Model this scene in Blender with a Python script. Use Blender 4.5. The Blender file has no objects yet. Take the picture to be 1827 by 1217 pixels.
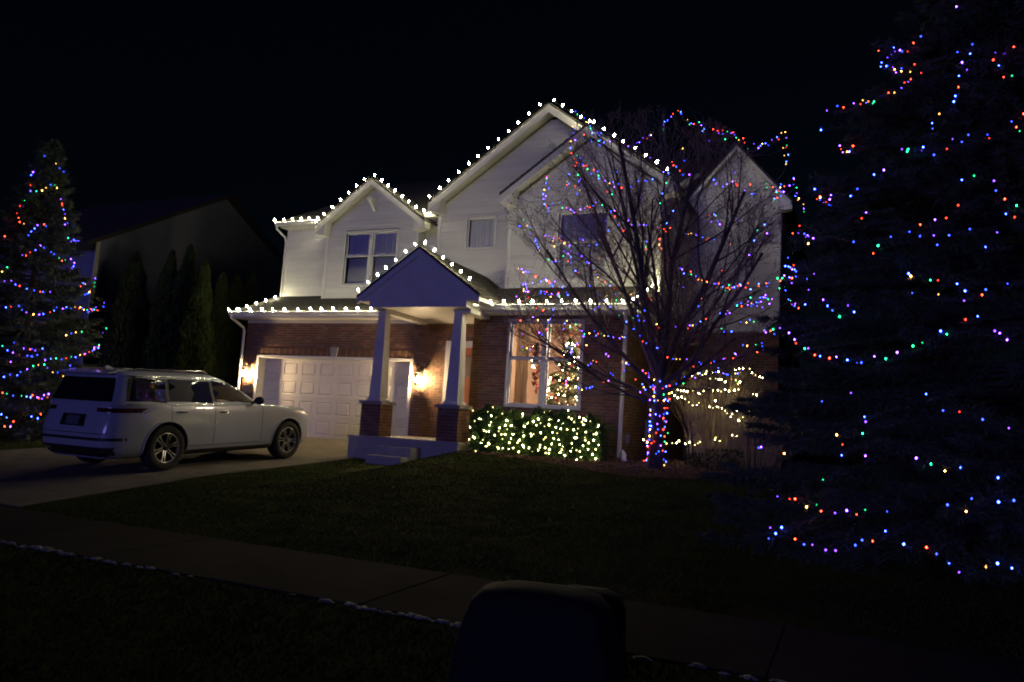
import bpy, math, random
import numpy as np
from mathutils import Vector, Matrix
random.seed(7); rs = np.random.RandomState(11)
scene = bpy.context.scene
col = scene.collection
R = math.radians
# ------------------------------------------------------------------ camera
CAM = dict(cx=15.119, cy=-16.827, cz=0.635, yaw=0.419, pitch=0.109, roll=0.062, f=1385.5)

def cam_axes():
    yaw, p, ro = CAM['yaw'], CAM['pitch'], CAM['roll']
    c, s = math.cos(yaw), math.sin(yaw)
    fwd = np.array([-s*math.cos(p), c*math.cos(p), math.sin(p)])
    r = np.array([c, s, 0.0]); u = np.cross(r, fwd)
    cr, sr = math.cos(ro), math.sin(ro)
    return fwd, cr*r+sr*u, cr*u-sr*r
FWD, RIGHT, UP = cam_axes()
CP = np.array([CAM['cx'], CAM['cy'], CAM['cz']])
cd = bpy.data.cameras.new('camera'); cam = bpy.data.objects.new('camera', cd); col.objects.link(cam)
m = Matrix.Identity(4)
for i in range(3):
    m[i][0] = RIGHT[i]; m[i][1] = UP[i]; m[i][2] = -FWD[i]; m[i][3] = CP[i]
cam.matrix_world = m
cd.sensor_width = 36; cd.lens = CAM['f']/1827*36; cd.clip_end = 500; cd.clip_start = .05
scene.camera = cam
def ray(px, py):
    return FWD + RIGHT*(px-913.5)/CAM['f'] + UP*(608.5-py)/CAM['f']
def at(px, py, **k):                       # the point of a plane x=, y= or z= that the photo shows at this pixel
    (ax, val), = k.items(); i = 'xyz'.index(ax); d = ray(px, py)
    return CP + d*(val-CP[i])/d[i]
# ------------------------------------------------------------------ night sky and the faint violet glow of the street
w = bpy.data.worlds.new('World'); scene.world = w; w.use_nodes = True
nt = w.node_tree; nt.nodes.clear()
sky = nt.nodes.new('ShaderNodeTexSky'); sky.sky_type = 'NISHITA'; sky.sun_disc = False
sky.sun_elevation = R(11); sky.sun_rotation = R(196)
hs = nt.nodes.new('ShaderNodeHueSaturation'); hs.inputs['Saturation'].default_value = 1.0
mx = nt.nodes.new('ShaderNodeMix'); mx.data_type = 'RGBA'; mx.blend_type = 'MULTIPLY'; mx.inputs['Factor'].default_value = 1
mx.inputs['B'].default_value = (.35, .62, 1.0, 1)
bg = nt.nodes.new('ShaderNodeBackground'); bg.inputs['Strength'].default_value = .0007
wo = nt.nodes.new('ShaderNodeOutputWorld')
nt.links.new(sky.outputs[0], mx.inputs['A']); nt.links.new(mx.outputs['Result'], bg.inputs[0]); nt.links.new(bg.outputs[0], wo.inputs[0])
sd = bpy.data.lights.new('sun', 'SUN'); sd.energy = .30; sd.color = (.26, .235, 1.0); sd.angle = R(14)
sun = bpy.data.objects.new('sun', sd); col.objects.link(sun)
sun.rotation_euler = Vector((.02, 1, -.10)).to_track_quat('-Z', 'Y').to_euler()
scene.view_settings.view_transform = 'Standard'; scene.view_settings.look = 'None'
scene.view_settings.exposure = 0; scene.view_settings.gamma = 1; scene.view_settings.use_curve_mapping = False
cy = scene.cycles
cy.use_denoising = True; cy.use_adaptive_sampling = True; cy.adaptive_threshold = .01
cy.max_bounces = 6; cy.diffuse_bounces = 2; cy.glossy_bounces = 3; cy.transmission_bounces = 4; cy.transparent_max_bounces = 8
cy.filter_width = 1.9; cy.sample_clamp_indirect = 2.0; cy.caustics_reflective = False; cy.caustics_refractive = False
try: cy.use_light_tree = True
except Exception: pass
# ------------------------------------------------------------------ materials
MATS = {}
def mat(name, color, rough=.6, metal=0, noise=None, bump=None, spec=.5, coat=0, emit=None, es=0, objvar=0, trans=0, stretch=None):
    """noise=(scale, second colour, lo, hi)  bump=(scale, strength, distance)  objvar = brightness spread from object to object"""
    M = bpy.data.materials.new(name); M.use_nodes = True; t = M.node_tree; b = t.nodes['Principled BSDF']
    b.inputs['Roughness'].default_value = rough; b.inputs['Metallic'].default_value = metal
    b.inputs['Specular IOR Level'].default_value = spec
    b.inputs['Coat Weight'].default_value = coat; b.inputs['Coat Roughness'].default_value = .04
    b.inputs['Transmission Weight'].default_value = trans
    b.inputs['Base Color'].default_value = (*color, 1)
    tc = t.nodes.new('ShaderNodeTexCoord'); src = tc.outputs['Object']
    if stretch:
        mp = t.nodes.new('ShaderNodeMapping'); mp.inputs['Scale'].default_value = stretch
        t.links.new(src, mp.inputs['Vector']); src = mp.outputs['Vector']
    out = None
    if noise:
        n = t.nodes.new('ShaderNodeTexNoise'); n.inputs['Scale'].default_value = noise[0]; n.inputs['Detail'].default_value = 8
        n.inputs['Roughness'].default_value = .65
        t.links.new(src, n.inputs['Vector'])
        cr = t.nodes.new('ShaderNodeValToRGB'); cr.color_ramp.elements[0].position = noise[2]; cr.color_ramp.elements[1].position = noise[3]
        cr.color_ramp.elements[0].color = (*color, 1); cr.color_ramp.elements[1].color = (*noise[1], 1)
        t.links.new(n.outputs['Fac'], cr.inputs[0]); out = cr.outputs[0]
        t.links.new(out, b.inputs['Base Color'])
    if objvar:
        oi = t.nodes.new('ShaderNodeObjectInfo'); h = t.nodes.new('ShaderNodeHueSaturation')
        mr = t.nodes.new('ShaderNodeMapRange'); mr.inputs['To Min'].default_value = 1-objvar; mr.inputs['To Max'].default_value = 1+objvar
        t.links.new(oi.outputs['Random'], mr.inputs['Value']); t.links.new(mr.outputs[0], h.inputs['Value'])
        if out: t.links.new(out, h.inputs['Color'])
        else: h.inputs['Color'].default_value = (*color, 1)
        t.links.new(h.outputs[0], b.inputs['Base Color'])
    if bump:
        n2 = t.nodes.new('ShaderNodeTexNoise'); n2.inputs['Scale'].default_value = bump[0]; n2.inputs['Detail'].default_value = 6
        t.links.new(src, n2.inputs['Vector'])
        bp = t.nodes.new('ShaderNodeBump'); bp.inputs['Strength'].default_value = bump[1]; bp.inputs['Distance'].default_value = bump[2]
        t.links.new(n2.outputs['Fac'], bp.inputs['Height']); t.links.new(bp.outputs[0], b.inputs['Normal'])
    if emit:
        b.inputs['Emission Color'].default_value = (*emit, 1); b.inputs['Emission Strength'].default_value = es
    MATS[name] = M
    return M
M = MATS
mat('siding', (.76, .75, .72), .55, objvar=.05, noise=(1.1, (.68, .66, .63), .35, .75), bump=(60, .12, .002), stretch=(1, 1, 3))
mat('white_trim', (.78, .77, .74), .45, noise=(3, (.68, .66, .62), .4, .8))
mat('garage_white', (.78, .75, .68), .45, noise=(2.5, (.70, .67, .60), .4, .8), bump=(90, .06, .001))
mat('mortar', (.36, .32, .28), .95, noise=(20, (.26, .23, .2), .3, .7), bump=(120, .4, .004))
mat('brick_a', (.25, .150, .090), .9, noise=(5, (.165, .10, .062), .35, .7), bump=(80, .5, .004), objvar=.32)
mat('brick_b', (.20, .10, .060), .9, noise=(9, (.22, .085, .05), .35, .7), bump=(80, .5, .004))
mat('brick_c', (.33, .195, .115), .9, noise=(7, (.17, .06, .04), .35, .7), bump=(80, .5, .004))
mat('stone_cap', (.42, .40, .36), .85, noise=(14, (.3, .28, .25), .3, .7), bump=(50, .4, .004))
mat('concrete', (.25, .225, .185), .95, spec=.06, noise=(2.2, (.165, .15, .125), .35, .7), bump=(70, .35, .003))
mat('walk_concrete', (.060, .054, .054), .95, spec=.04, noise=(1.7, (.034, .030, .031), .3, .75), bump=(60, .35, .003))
mat('asphalt', (.05, .05, .052), .9, noise=(30, (.08, .08, .08), .4, .7), bump=(150, .6, .004))
mat('turf', (.045, .062, .016), 1.0, spec=.03, noise=(3.0, (.070, .070, .024), .35, .7), bump=(40, .8, .03))
mat('grass_blade', (.060, .105, .020), .95, spec=.03, noise=(.7, (.100, .110, .030), .38, .62))
mat('mulch_dark', (.085, .048, .030), .95, spec=.1, noise=(14, (.15, .09, .055), .35, .7), bump=(45, 1, .03))
mat('mulch_chip', (.24, .14, .08), .9, noise=(9, (.08, .045, .03), .3, .7))
mat('snow', (.45, .46, .48), .7, noise=(9, (.2, .2, .21), .4, .7), bump=(40, .6, .01))
mat('shingle', (.050, .046, .042), .93, noise=(26, (.085, .078, .07), .35, .7), bump=(120, .8, .006))
mat('dark_metal', (.03, .028, .026), .45, metal=.6, noise=(6, (.05, .045, .04), .4, .8))
mat('wood_door', (.46, .17, .045), .4, noise=(6, (.33, .11, .03), .35, .7), stretch=(6, 6, .7), bump=(40, .2, .002))
mat('glass_dark', (.012, .014, .016), .03, spec=.8, coat=.5)
mat('bark', (.075, .058, .052), .9, noise=(12, (.13, .10, .09), .35, .7), bump=(40, .9, .02), stretch=(1, 1, .3))
mat('twig', (.25, .17, .155), .85, noise=(8, (.33, .23, .20), .4, .7))
mat('bud', (.10, .05, .03), .8, noise=(5, (.06, .035, .025), .4, .7))
mat('needles', (.075, .110, .075), .7, noise=(1.4, (.11, .15, .10), .35, .7))
mat('cedar', (.028, .05, .012), .75, noise=(2.2, (.055, .085, .02), .35, .7))
mat('box_leaf', (.055, .13, .018), .5, noise=(3, (.10, .19, .03), .35, .7))
mat('dry_stem', (.52, .41, .25), .8, noise=(3, (.33, .25, .15), .35, .7))
mat('green_wire', (.02, .04, .02), .6, noise=(20, (.03, .05, .03), .4, .6))
mat('blind', (.66, .67, .64), .8, noise=(2, (.56, .57, .55), .4, .7))
mat('curtain', (.90, .90, .88), .9, noise=(2, (.78, .79, .78), .4, .7), stretch=(8, 8, .3))
mat('curtain_cream', (.55, .50, .42), .9, noise=(2, (.45, .40, .33), .4, .7), stretch=(9, 9, .3))
mat('room_peach', (.66, .46, .34), .9, noise=(2, (.60, .41, .30), .4, .7))
mat('room_floor', (.25, .15, .09), .6, noise=(5, (.18, .1, .06), .4, .7))
mat('neighbor_siding', (.27, .29, .46), .8, noise=(1, (.23, .25, .40), .4, .7), bump=(20, .2, .01), stretch=(.1, .1, 6))
mat('red_cloth', (.45, .06, .03), .8, noise=(9, (.3, .04, .02), .4, .7))
mat('dark_figure', (.09, .035, .02), .6, noise=(9, (.05, .02, .01), .4, .7))
mat('paint_white', (.45, .48, .58), .28, coat=.9, noise=(.8, (.43, .46, .56), .4, .7))
mat('tyre', (.018, .018, .018), .85, noise=(12, (.028, .028, .028), .4, .7), bump=(60, .3, .003))
mat('alloy', (.50, .50, .50), .3, metal=.85, noise=(5, (.42, .42, .42), .4, .7))
mat('alloy_dark', (.03, .03, .032), .35, metal=.6, noise=(5, (.045, .045, .045), .4, .7))
mat('chrome', (.65, .65, .66), .12, metal=1, noise=(5, (.6, .6, .6), .4, .7))
mat('black_trim', (.02, .02, .021), .5, noise=(9, (.03, .03, .03), .4, .7))
mat('tail_red', (.055, .006, .006), .12, coat=.8, noise=(25, (.09, .01, .01), .4, .6))
mat('tail_dark', (.03, .006, .006), .15, coat=.8, noise=(25, (.05, .01, .01), .4, .6))
mat('plate', (.10, .12, .16), .5, noise=(30, (.16, .17, .2), .4, .6))
mat('cabinet', (.018, .019, .024), .8, spec=.2, noise=(6, (.013, .014, .019), .35, .75), bump=(25, .3, .006))
mat('grey_box', (.30, .31, .32), .5, noise=(6, (.24, .25, .26), .4, .7))
mat('step_concrete', (.50, .48, .45), .85, noise=(4, (.40, .38, .35), .35, .7), bump=(70, .3, .003))
mat('plaque', (.45, .38, .24), .6, noise=(12, (.3, .25, .15), .4, .6))
mat('clear_glass', (.9, .9, .9), .05, spec=.5, trans=.0)
def glass_mat(name, alpha=.12):
    G = bpy.data.materials.new(name); G.use_nodes = True; t = G.node_tree; t.nodes.clear()
    tr = t.nodes.new('ShaderNodeBsdfTransparent'); gl = t.nodes.new('ShaderNodeBsdfGlossy'); gl.inputs['Roughness'].default_value = .02
    fr = t.nodes.new('ShaderNodeFresnel'); fr.inputs['IOR'].default_value = 1.5
    ad = t.nodes.new('ShaderNodeMath'); ad.operation = 'ADD'; ad.inputs[1].default_value = alpha
    mi = t.nodes.new('ShaderNodeMixShader'); o = t.nodes.new('ShaderNodeOutputMaterial')
    t.links.new(fr.outputs[0], ad.inputs[0]); t.links.new(ad.outputs[0], mi.inputs[0]); t.links.new(tr.outputs[0], mi.inputs[1]); t.links.new(gl.outputs[0], mi.inputs[2]); t.links.new(mi.outputs[0], o.inputs[0])
    MATS[name] = G
Cm = M['curtain_cream'].node_tree; _tl = Cm.nodes.new('ShaderNodeBsdfTranslucent'); _tl.inputs[0].default_value = (.75, .62, .42, 1); _ms = Cm.nodes.new('ShaderNodeMixShader'); _ms.inputs[0].default_value = .6
Cm.links.new(Cm.nodes['Principled BSDF'].outputs[0], _ms.inputs[1]); Cm.links.new(_tl.outputs[0], _ms.inputs[2]); Cm.links.new(_ms.outputs[0], Cm.nodes['Material Output'].inputs[0])
glass_mat('window_glass', .03); glass_mat('lantern_glass', .02)
def emit_mat(name, color, s):
    E = bpy.data.materials.new(name); E.use_nodes = True; t = E.node_tree; t.nodes.clear()
    e = t.nodes.new('ShaderNodeEmission'); e.inputs[0].default_value = (*color, 1); e.inputs[1].default_value = s
    o = t.nodes.new('ShaderNodeOutputMaterial'); t.links.new(e.outputs[0], o.inputs[0]); MATS[name] = E
emit_mat('lit_c9', (1, .91, .55), 325)
emit_mat('lit_warm', (1, .88, .43), 60)
emit_mat('lit_warm_mid', (1, .84, .36), 22)
emit_mat('lit_warm_low', (1, .80, .28), 6)
emit_mat('lit_warm_dim', (1, .70, .32), 4)
emit_mat('lit_red', (1, .06, .02), 8)
emit_mat('lit_green', (.02, .75, .22), 6)
emit_mat('lit_blue', (.04, .10, 1), 11)
emit_mat('lit_violet', (.26, .10, 1), 10)
emit_mat('lit_amber', (1, .50, .12), 8)
emit_mat('lit_lantern', (1, .70, .37), 1650)
emit_mat('lit_lamp', (1, .80, .58), 480)
for _n, _c, _s in (('red', (1, .04, .015), 30), ('green', (.01, .62, .18), 22), ('blue', (.025, .055, 1), 56), ('violet', (.17, .045, 1), 44), ('amber', (1, .42, .08), 30)):
    emit_mat('led_'+_n, _c, _s); emit_mat('led_dim_'+_n, _c, _s*.22)
LEDS = ['led_'+q for q in ('red', 'green', 'blue', 'violet', 'amber')]+['led_dim_'+q for q in ('red', 'green', 'blue', 'violet', 'amber')]
WARM = ['lit_warm', 'lit_warm_mid', 'lit_warm_low']
# ------------------------------------------------------------------ mesh helpers
def tag(o, label=None, cat=None, group=None, kind=None):
    if label: o['label'] = label
    if cat: o['category'] = cat
    if group: o['group'] = group
    if kind: o['kind'] = kind
    return o
def empty(name, loc=(0, 0, 0), rz=0):
    o = bpy.data.objects.new(name, None); o.location = loc; o.rotation_euler = (0, 0, rz); o.empty_display_size = .2
    col.objects.link(o); return o
def link(name, me, parent=None, loc=(0, 0, 0), rot=(0, 0, 0), scale=(1, 1, 1)):
    o = bpy.data.objects.new(name, me); o.location = loc; o.rotation_euler = rot; o.scale = scale
    if parent: o.parent = parent
    col.objects.link(o); return o
class MB:
    def __init__(s): s.v = []; s.f = []; s.mi = []; s.n = 0
    def add(s, v, f, mi=0):
        s.v.extend([tuple(map(float, p)) for p in v]); s.f.extend([tuple(i+s.n for i in q) for q in f]); s.mi.extend([mi]*len(f)); s.n += len(v)
        return s
    def box(s, a, b, mi=0):
        x0, y0, z0 = a; x1, y1, z1 = b
        v = [(x0, y0, z0), (x1, y0, z0), (x1, y1, z0), (x0, y1, z0), (x0, y0, z1), (x1, y0, z1), (x1, y1, z1), (x0, y1, z1)]
        return s.add(v, [(0, 3, 2, 1), (4, 5, 6, 7), (0, 1, 5, 4), (1, 2, 6, 5), (2, 3, 7, 6), (3, 0, 4, 7)], mi)
    def prism(s, poly, axis, a, b, mi=0):
        """poly: 2-D points; axis 'y' -> poly is (x,z), 'x' -> poly is (y,z), 'z' -> (x,y)"""
        f = {'y': lambda p, t: (p[0], t, p[1]), 'x': lambda p, t: (t, p[0], p[1]), 'z': lambda p, t: (p[0], p[1], t)}[axis]
        n = len(poly); v = [f(p, a) for p in poly]+[f(p, b) for p in poly]
        return s.add(v, [tuple(range(n)), tuple(range(2*n-1, n-1, -1))]+[(i, (i+1) % n, n+(i+1) % n, n+i) for i in range(n)], mi)
    def tube(s, pts, r, n=6, mi=0, cap=True):
        pts = [np.array(p, float) for p in pts]; k = len(pts)
        rr = r if hasattr(r, '__len__') else [r]*k
        base = s.n; ref = np.array([.31, .17, .93])
        for i, p in enumerate(pts):
            d = pts[min(i+1, k-1)]-pts[max(i-1, 0)]; L = np.linalg.norm(d); d = d/L if L > 1e-9 else np.array([0, 0, 1.])
            a = np.cross(d, ref); la = np.linalg.norm(a)
            if la < .1: a = np.cross(d, [1, 0, 0]); la = np.linalg.norm(a)
            a /= la; b = np.cross(d, a)
            for j in range(n):
                t = 2*math.pi*j/n; q = p+(a*math.cos(t)+b*math.sin(t))*rr[i]; s.v.append(tuple(q))
        s.n += k*n
        for i in range(k-1):
            for j in range(n):
                s.f.append((base+i*n+j, base+i*n+(j+1) % n, base+(i+1)*n+(j+1) % n, base+(i+1)*n+j)); s.mi.append(mi)
        if cap:
            s.f.append(tuple(base+j for j in range(n-1, -1, -1))); s.mi.append(mi)
            s.f.append(tuple(base+(k-1)*n+j for j in range(n))); s.mi.append(mi)
        return s
    def lathe(s, prof, n=16, mi=0, axis='z', c=(0, 0, 0)):
        base = s.n
        for (r, h) in prof:
            for j in range(n):
                t = 2*math.pi*j/n; x, y = r*math.cos(t), r*math.sin(t)
                p = {'z': (x, y, h), 'y': (x, h, y), 'x': (h, x, y)}[axis]
                s.v.append((p[0]+c[0], p[1]+c[1], p[2]+c[2]))
        s.n += len(prof)*n
        for i in range(len(prof)-1):
            for j in range(n):
                s.f.append((base+i*n+j, base+i*n+(j+1) % n, base+(i+1)*n+(j+1) % n, base+(i+1)*n+j)); s.mi.append(mi)
        return s
    def mesh(s, name, mats, smooth=False):
        me = bpy.data.meshes.new(name); me.from_pydata(s.v, [], s.f)
        for q in (mats if isinstance(mats, (list, tuple)) else [mats]): me.materials.append(M[q])
        if any(s.mi): me.polygons.foreach_set('material_index', s.mi)
        if smooth: me.polygons.foreach_set('use_smooth', [True]*len(me.polygons))
        me.update(); return me
    def build(s, name, mats, parent=None, smooth=False, loc=(0, 0, 0)):
        return link(name, s.mesh(name, mats, smooth), parent, loc)
def tri_mesh(name, V, F, mats, mi=None, smooth=False):
    """numpy arrays of vertices and of same-sized faces -> mesh, fast"""
    V = np.asarray(V, np.float32); F = np.asarray(F, np.int32)
    me = bpy.data.meshes.new(name); me.vertices.add(len(V)); me.vertices.foreach_set('co', V.ravel())
    k = F.shape[1]; me.loops.add(F.size); me.loops.foreach_set('vertex_index', F.ravel())
    me.polygons.add(len(F)); me.polygons.foreach_set('loop_start', np.arange(0, F.size, k, dtype=np.int32))
    me.polygons.foreach_set('loop_total', np.full(len(F), k, np.int32))
    for q in (mats if isinstance(mats, (list, tuple)) else [mats]): me.materials.append(M[q])
    if mi is not None: me.polygons.foreach_set('material_index', np.asarray(mi, np.int32))
    if smooth: me.polygons.foreach_set('use_smooth', np.ones(len(F), bool))
    me.update(calc_edges=True); return me
def unit(v): return v/np.maximum(np.linalg.norm(v, axis=-1, keepdims=True), 1e-9)
def rand_unit(n): return unit(rs.normal(size=(n, 3)))
# ------------------------------------------------------------------ terrain
def sm(t): t = min(max(t, 0), 1); return t*t*(3-2*t)
def g(x, y):
    left = np.interp(y, [-30, -15.3, -15.2, -11.7, -10.0, -6.8, -3.7, -2.5, .2, 20], [-1.25, -1.05, -.86, -.82, -.80, -.50, -.33, -.26, 0, .1])
    right = np.interp(y, [-30, -15.3, -15.2, -11.7, -10.0, -6.0, -3.9, -2.8, -1.0, 20], [-1.25, -1.05, -.86, -.82, -.80, -.36, -.06, .04, .10, .12])
    t = sm((x-6.6)/1.3)
    far = sm((-2.5-x)/6)
    return float(left*(1-t)+right*t) - .15*far
def sheet(name, xs, ys, dz, mats, keep=None, thick=0, jitter=0, parent=None):
    V = []; idx = {}; F = []
    for j, y in enumerate(ys):
        for i, x in enumerate(xs):
            idx[i, j] = len(V); V.append((x, y, g(x, y)+dz+(rs.uniform(-jitter, jitter) if jitter else 0)))
    for j in range(len(ys)-1):
        for i in range(len(xs)-1):
            cx_, cy_ = (xs[i]+xs[i+1])/2, (ys[j]+ys[j+1])/2
            if keep and not keep(cx_, cy_): continue
            F.append((idx[i, j], idx[i+1, j], idx[i+1, j+1], idx[i, j+1]))
    me = tri_mesh(name, V, F, mats, smooth=True); return link(name, me, parent)
xs = list(np.unique(np.concatenate([np.linspace(-150, -12, 10), np.linspace(-12, 24, 91), np.linspace(24, 150, 9)])))
ys = list(np.unique(np.concatenate([np.linspace(-120, -18, 7), np.linspace(-18, 4, 89), np.linspace(4, 30, 12), np.linspace(30, 200, 7)])))
tag(sheet('ground', xs, ys, 0, 'turf', jitter=.006), kind='structure')
tag(sheet('road', list(np.linspace(-60, 60, 30)), [-40, -30, -24, -18, -16.5, -15.32], .004, 'asphalt'), kind='structure')
# driveway, sidewalk slabs
dr = [(-.35, 5.05)]
def slab(x0, x1, y0, y1, top, name, m_, parent, nx=6, ny=6, th=.05):
    b = MB(); X = np.linspace(x0, x1, nx); Y = np.linspace(y0, y1, ny)
    v = [(x, y, g(x, y)+top) for y in Y for x in X]; f = [(j*nx+i, j*nx+i+1, (j+1)*nx+i+1, (j+1)*nx+i) for j in range(ny-1) for i in range(nx-1)]
    b.add(v, f)
    ring = [(x, y0) for x in X]+[(x1, y) for y in Y[1:]]+[(x, y1) for x in X[::-1][1:]]+[(x0, y) for y in Y[::-1][1:-1]]
    n = len(ring); b.add([(x, y, g(x, y)+top) for x, y in ring]+[(x, y, g(x, y)+top-th) for x, y in ring], [(i, i+n, (i+1) % n+n, (i+1) % n) for i in range(n)])
    return b.build(name, m_, parent)
drive = slab(-.35, 5.05, -.0, .24, .006, 'driveway', 'concrete', None); tag(drive, kind='structure')
for ya, yb in ((-3.2, -.012), (-6.6, -3.212), (-9.98, -6.612)):
    for xa, xb in ((-.5, 2.344), (2.356, 5.25)):
        slab(xa, xb, ya, yb, .012, 'slab', 'concrete', drive)
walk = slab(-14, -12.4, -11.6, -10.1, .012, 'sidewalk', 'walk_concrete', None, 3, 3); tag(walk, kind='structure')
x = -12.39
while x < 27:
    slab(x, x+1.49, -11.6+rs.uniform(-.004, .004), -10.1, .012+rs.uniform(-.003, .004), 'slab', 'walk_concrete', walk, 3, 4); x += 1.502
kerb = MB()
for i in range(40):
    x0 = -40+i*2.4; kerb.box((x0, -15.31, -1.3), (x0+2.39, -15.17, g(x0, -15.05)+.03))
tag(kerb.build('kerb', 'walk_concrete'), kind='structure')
# grass blades: one mass
def blades(n, x0, x1, y0, y1, keep, h):
    x = rs.uniform(x0, x1, n); y = y0+(y1-y0)*rs.uniform(0, 1, n); ok = np.array([keep(a, b) for a, b in zip(x, y)])
    x, y = x[ok], y[ok]; z = np.array([g(a, b) for a, b in zip(x, y)]); n = len(x)
    a = rs.uniform(0, math.pi*2, n); hh = h*rs.uniform(.5, 1.3, n); wv = .006+rs.uniform(0, .006, n)
    base = np.stack([x, y, z-.004], 1); side = np.stack([np.cos(a)*wv, np.sin(a)*wv, 0*a], 1)
    tip = base+np.stack([rs.normal(0, .4, n)*hh, rs.normal(0, .4, n)*hh, hh], 1)
    V = np.stack([base-side, base+side, tip], 1).reshape(-1, 3); F = np.arange(3*n).reshape(-1, 3)
    return V, F
def mulch(x, y):
    # bed along the house front, widening to a round mound about the bare tree
    if x < 7.3 or y > 1: return False
    e = np.interp(x, [7.3, 8.2, 9.3, 10.2, 11.0, 11.9, 12.7, 13.3], [-2.68, -2.8, -3.0, -3.35, -3.85, -4.1, -3.8, -2.9])
    return y > e and x < 13.3
def on_walk(x, y): return -11.66 < y < -10.05 or (-.55 < x < 5.3 and y < .3 and y > -10.05) or (4.9 < x < 7.7 and y > -2.6) or y > 0 and -1 < x < 12.6 or (5.9 < x < 6.8 and y > -3.3)
V, F = blades(230000, -3, 17, -10.1, .5, lambda x, y: not mulch(x, y) and not on_walk(x, y), .024)
V2, F2 = blades(50000, 2, 19, -14.6, -11.66, lambda x, y: True, .035)
tag(link('grass', tri_mesh('grass', np.concatenate([V, V2]), np.concatenate([F, F2+len(V)]), 'grass_blade')), 'short damp lawn grass', kind='stuff')
_n = 420; _lx = rs.uniform(1, 16, _n); _ly = rs.uniform(-9.8, -2.2, _n); _ok = np.array([not on_walk(a, b) for a, b in zip(_lx, _ly)]); _lx, _ly = _lx[_ok], _ly[_ok]
_C = np.stack([_lx, _ly, np.array([g(a, b)+.03 for a, b in zip(_lx, _ly)])], 1); _V, _F = (lambda C, a, b: (np.stack([C-a*.032, C+b*.018, C+a*.032, C-b*.018], 1).reshape(-1, 3), np.arange(4*len(C)).reshape(-1, 4)))(_C, rand_unit(len(_C))*np.array([1, 1, .3]), rand_unit(len(_C))*np.array([1, 1, .4]))
tag(link('fallen_leaves', tri_mesh('fallen_leaves', _V, _F, 'mulch_chip')), 'scattered dry leaves on the lawn', kind='stuff')
bed = sheet('mulch_bed', list(np.arange(7.0, 13.8, .12)), list(np.arange(-4.3, 1.2, .12)), .012, 'mulch_dark', keep=mulch, jitter=.010); tag(bed, kind='structure')
nC = 16000; cxy = np.stack([rs.uniform(7.2, 13.4, nC), rs.uniform(-4.2, .6, nC)], 1)
cxy = cxy[[mulch(a, b+rs.normal(0, .08)) for a, b in cxy]]; nC = len(cxy)
cz_ = np.array([g(a, b)+.02 for a, b in cxy]); C0 = np.stack([cxy[:, 0], cxy[:, 1], cz_+rs.uniform(-.005, .014, nC)], 1)
d1 = rand_unit(nC)*np.array([1, 1, .35]); d2 = rand_unit(nC)*np.array([1, 1, .5]); l1 = rs.uniform(.012, .04, (nC, 1)); l2 = rs.uniform(.005, .012, (nC, 1))
V = np.stack([C0-d1*l1-d2*l2, C0+d1*l1-d2*l2, C0+d1*l1+d2*l2, C0-d1*l1+d2*l2], 1).reshape(-1, 3)
tag(link('mulch_chips', tri_mesh('mulch_chips', V, np.arange(4*nC).reshape(-1, 4), 'mulch_chip')), 'loose bark chips over the planting bed', kind='stuff')
# thin crust of old snow along the near edge of the sidewalk
sb = MB(); x = 6.5
while x < 19:
    L = rs.uniform(.05, .22); dens = .55+.45*math.sin(x*1.7)+(.35 if 11.2 < x < 12.9 or x > 14.2 else 0)
    if rs.uniform() < dens:
        for k in range(2 if dens > .7 else 1):
            cx0 = x+rs.uniform(0, L); cy0 = -11.64+rs.normal(0, .022); r0 = rs.uniform(.014, .035)
            z0 = g(cx0, cy0)+.005; n = 7; ring = []
            for j in range(n):
                t = 2*math.pi*j/n; q = rs.uniform(.7, 1.25); ring.append((cx0+math.cos(t)*r0*2.4*q, cy0+math.sin(t)*r0*q, z0))
            top = [(a+(cx0-a)*.4, b+(cy0-b)*.4, z0+r0*rs.uniform(.3, .7)) for a, b, _ in ring]
            sb.add(ring+top, [(j, (j+1) % n, (j+1) % n+n, j+n) for j in range(n)]+[tuple(range(n, 2*n))])
    x += L*.8
tag(sb.build('snow_crust', 'snow', smooth=True), 'thin broken line of old snow along the near sidewalk edge', kind='stuff')
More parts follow.
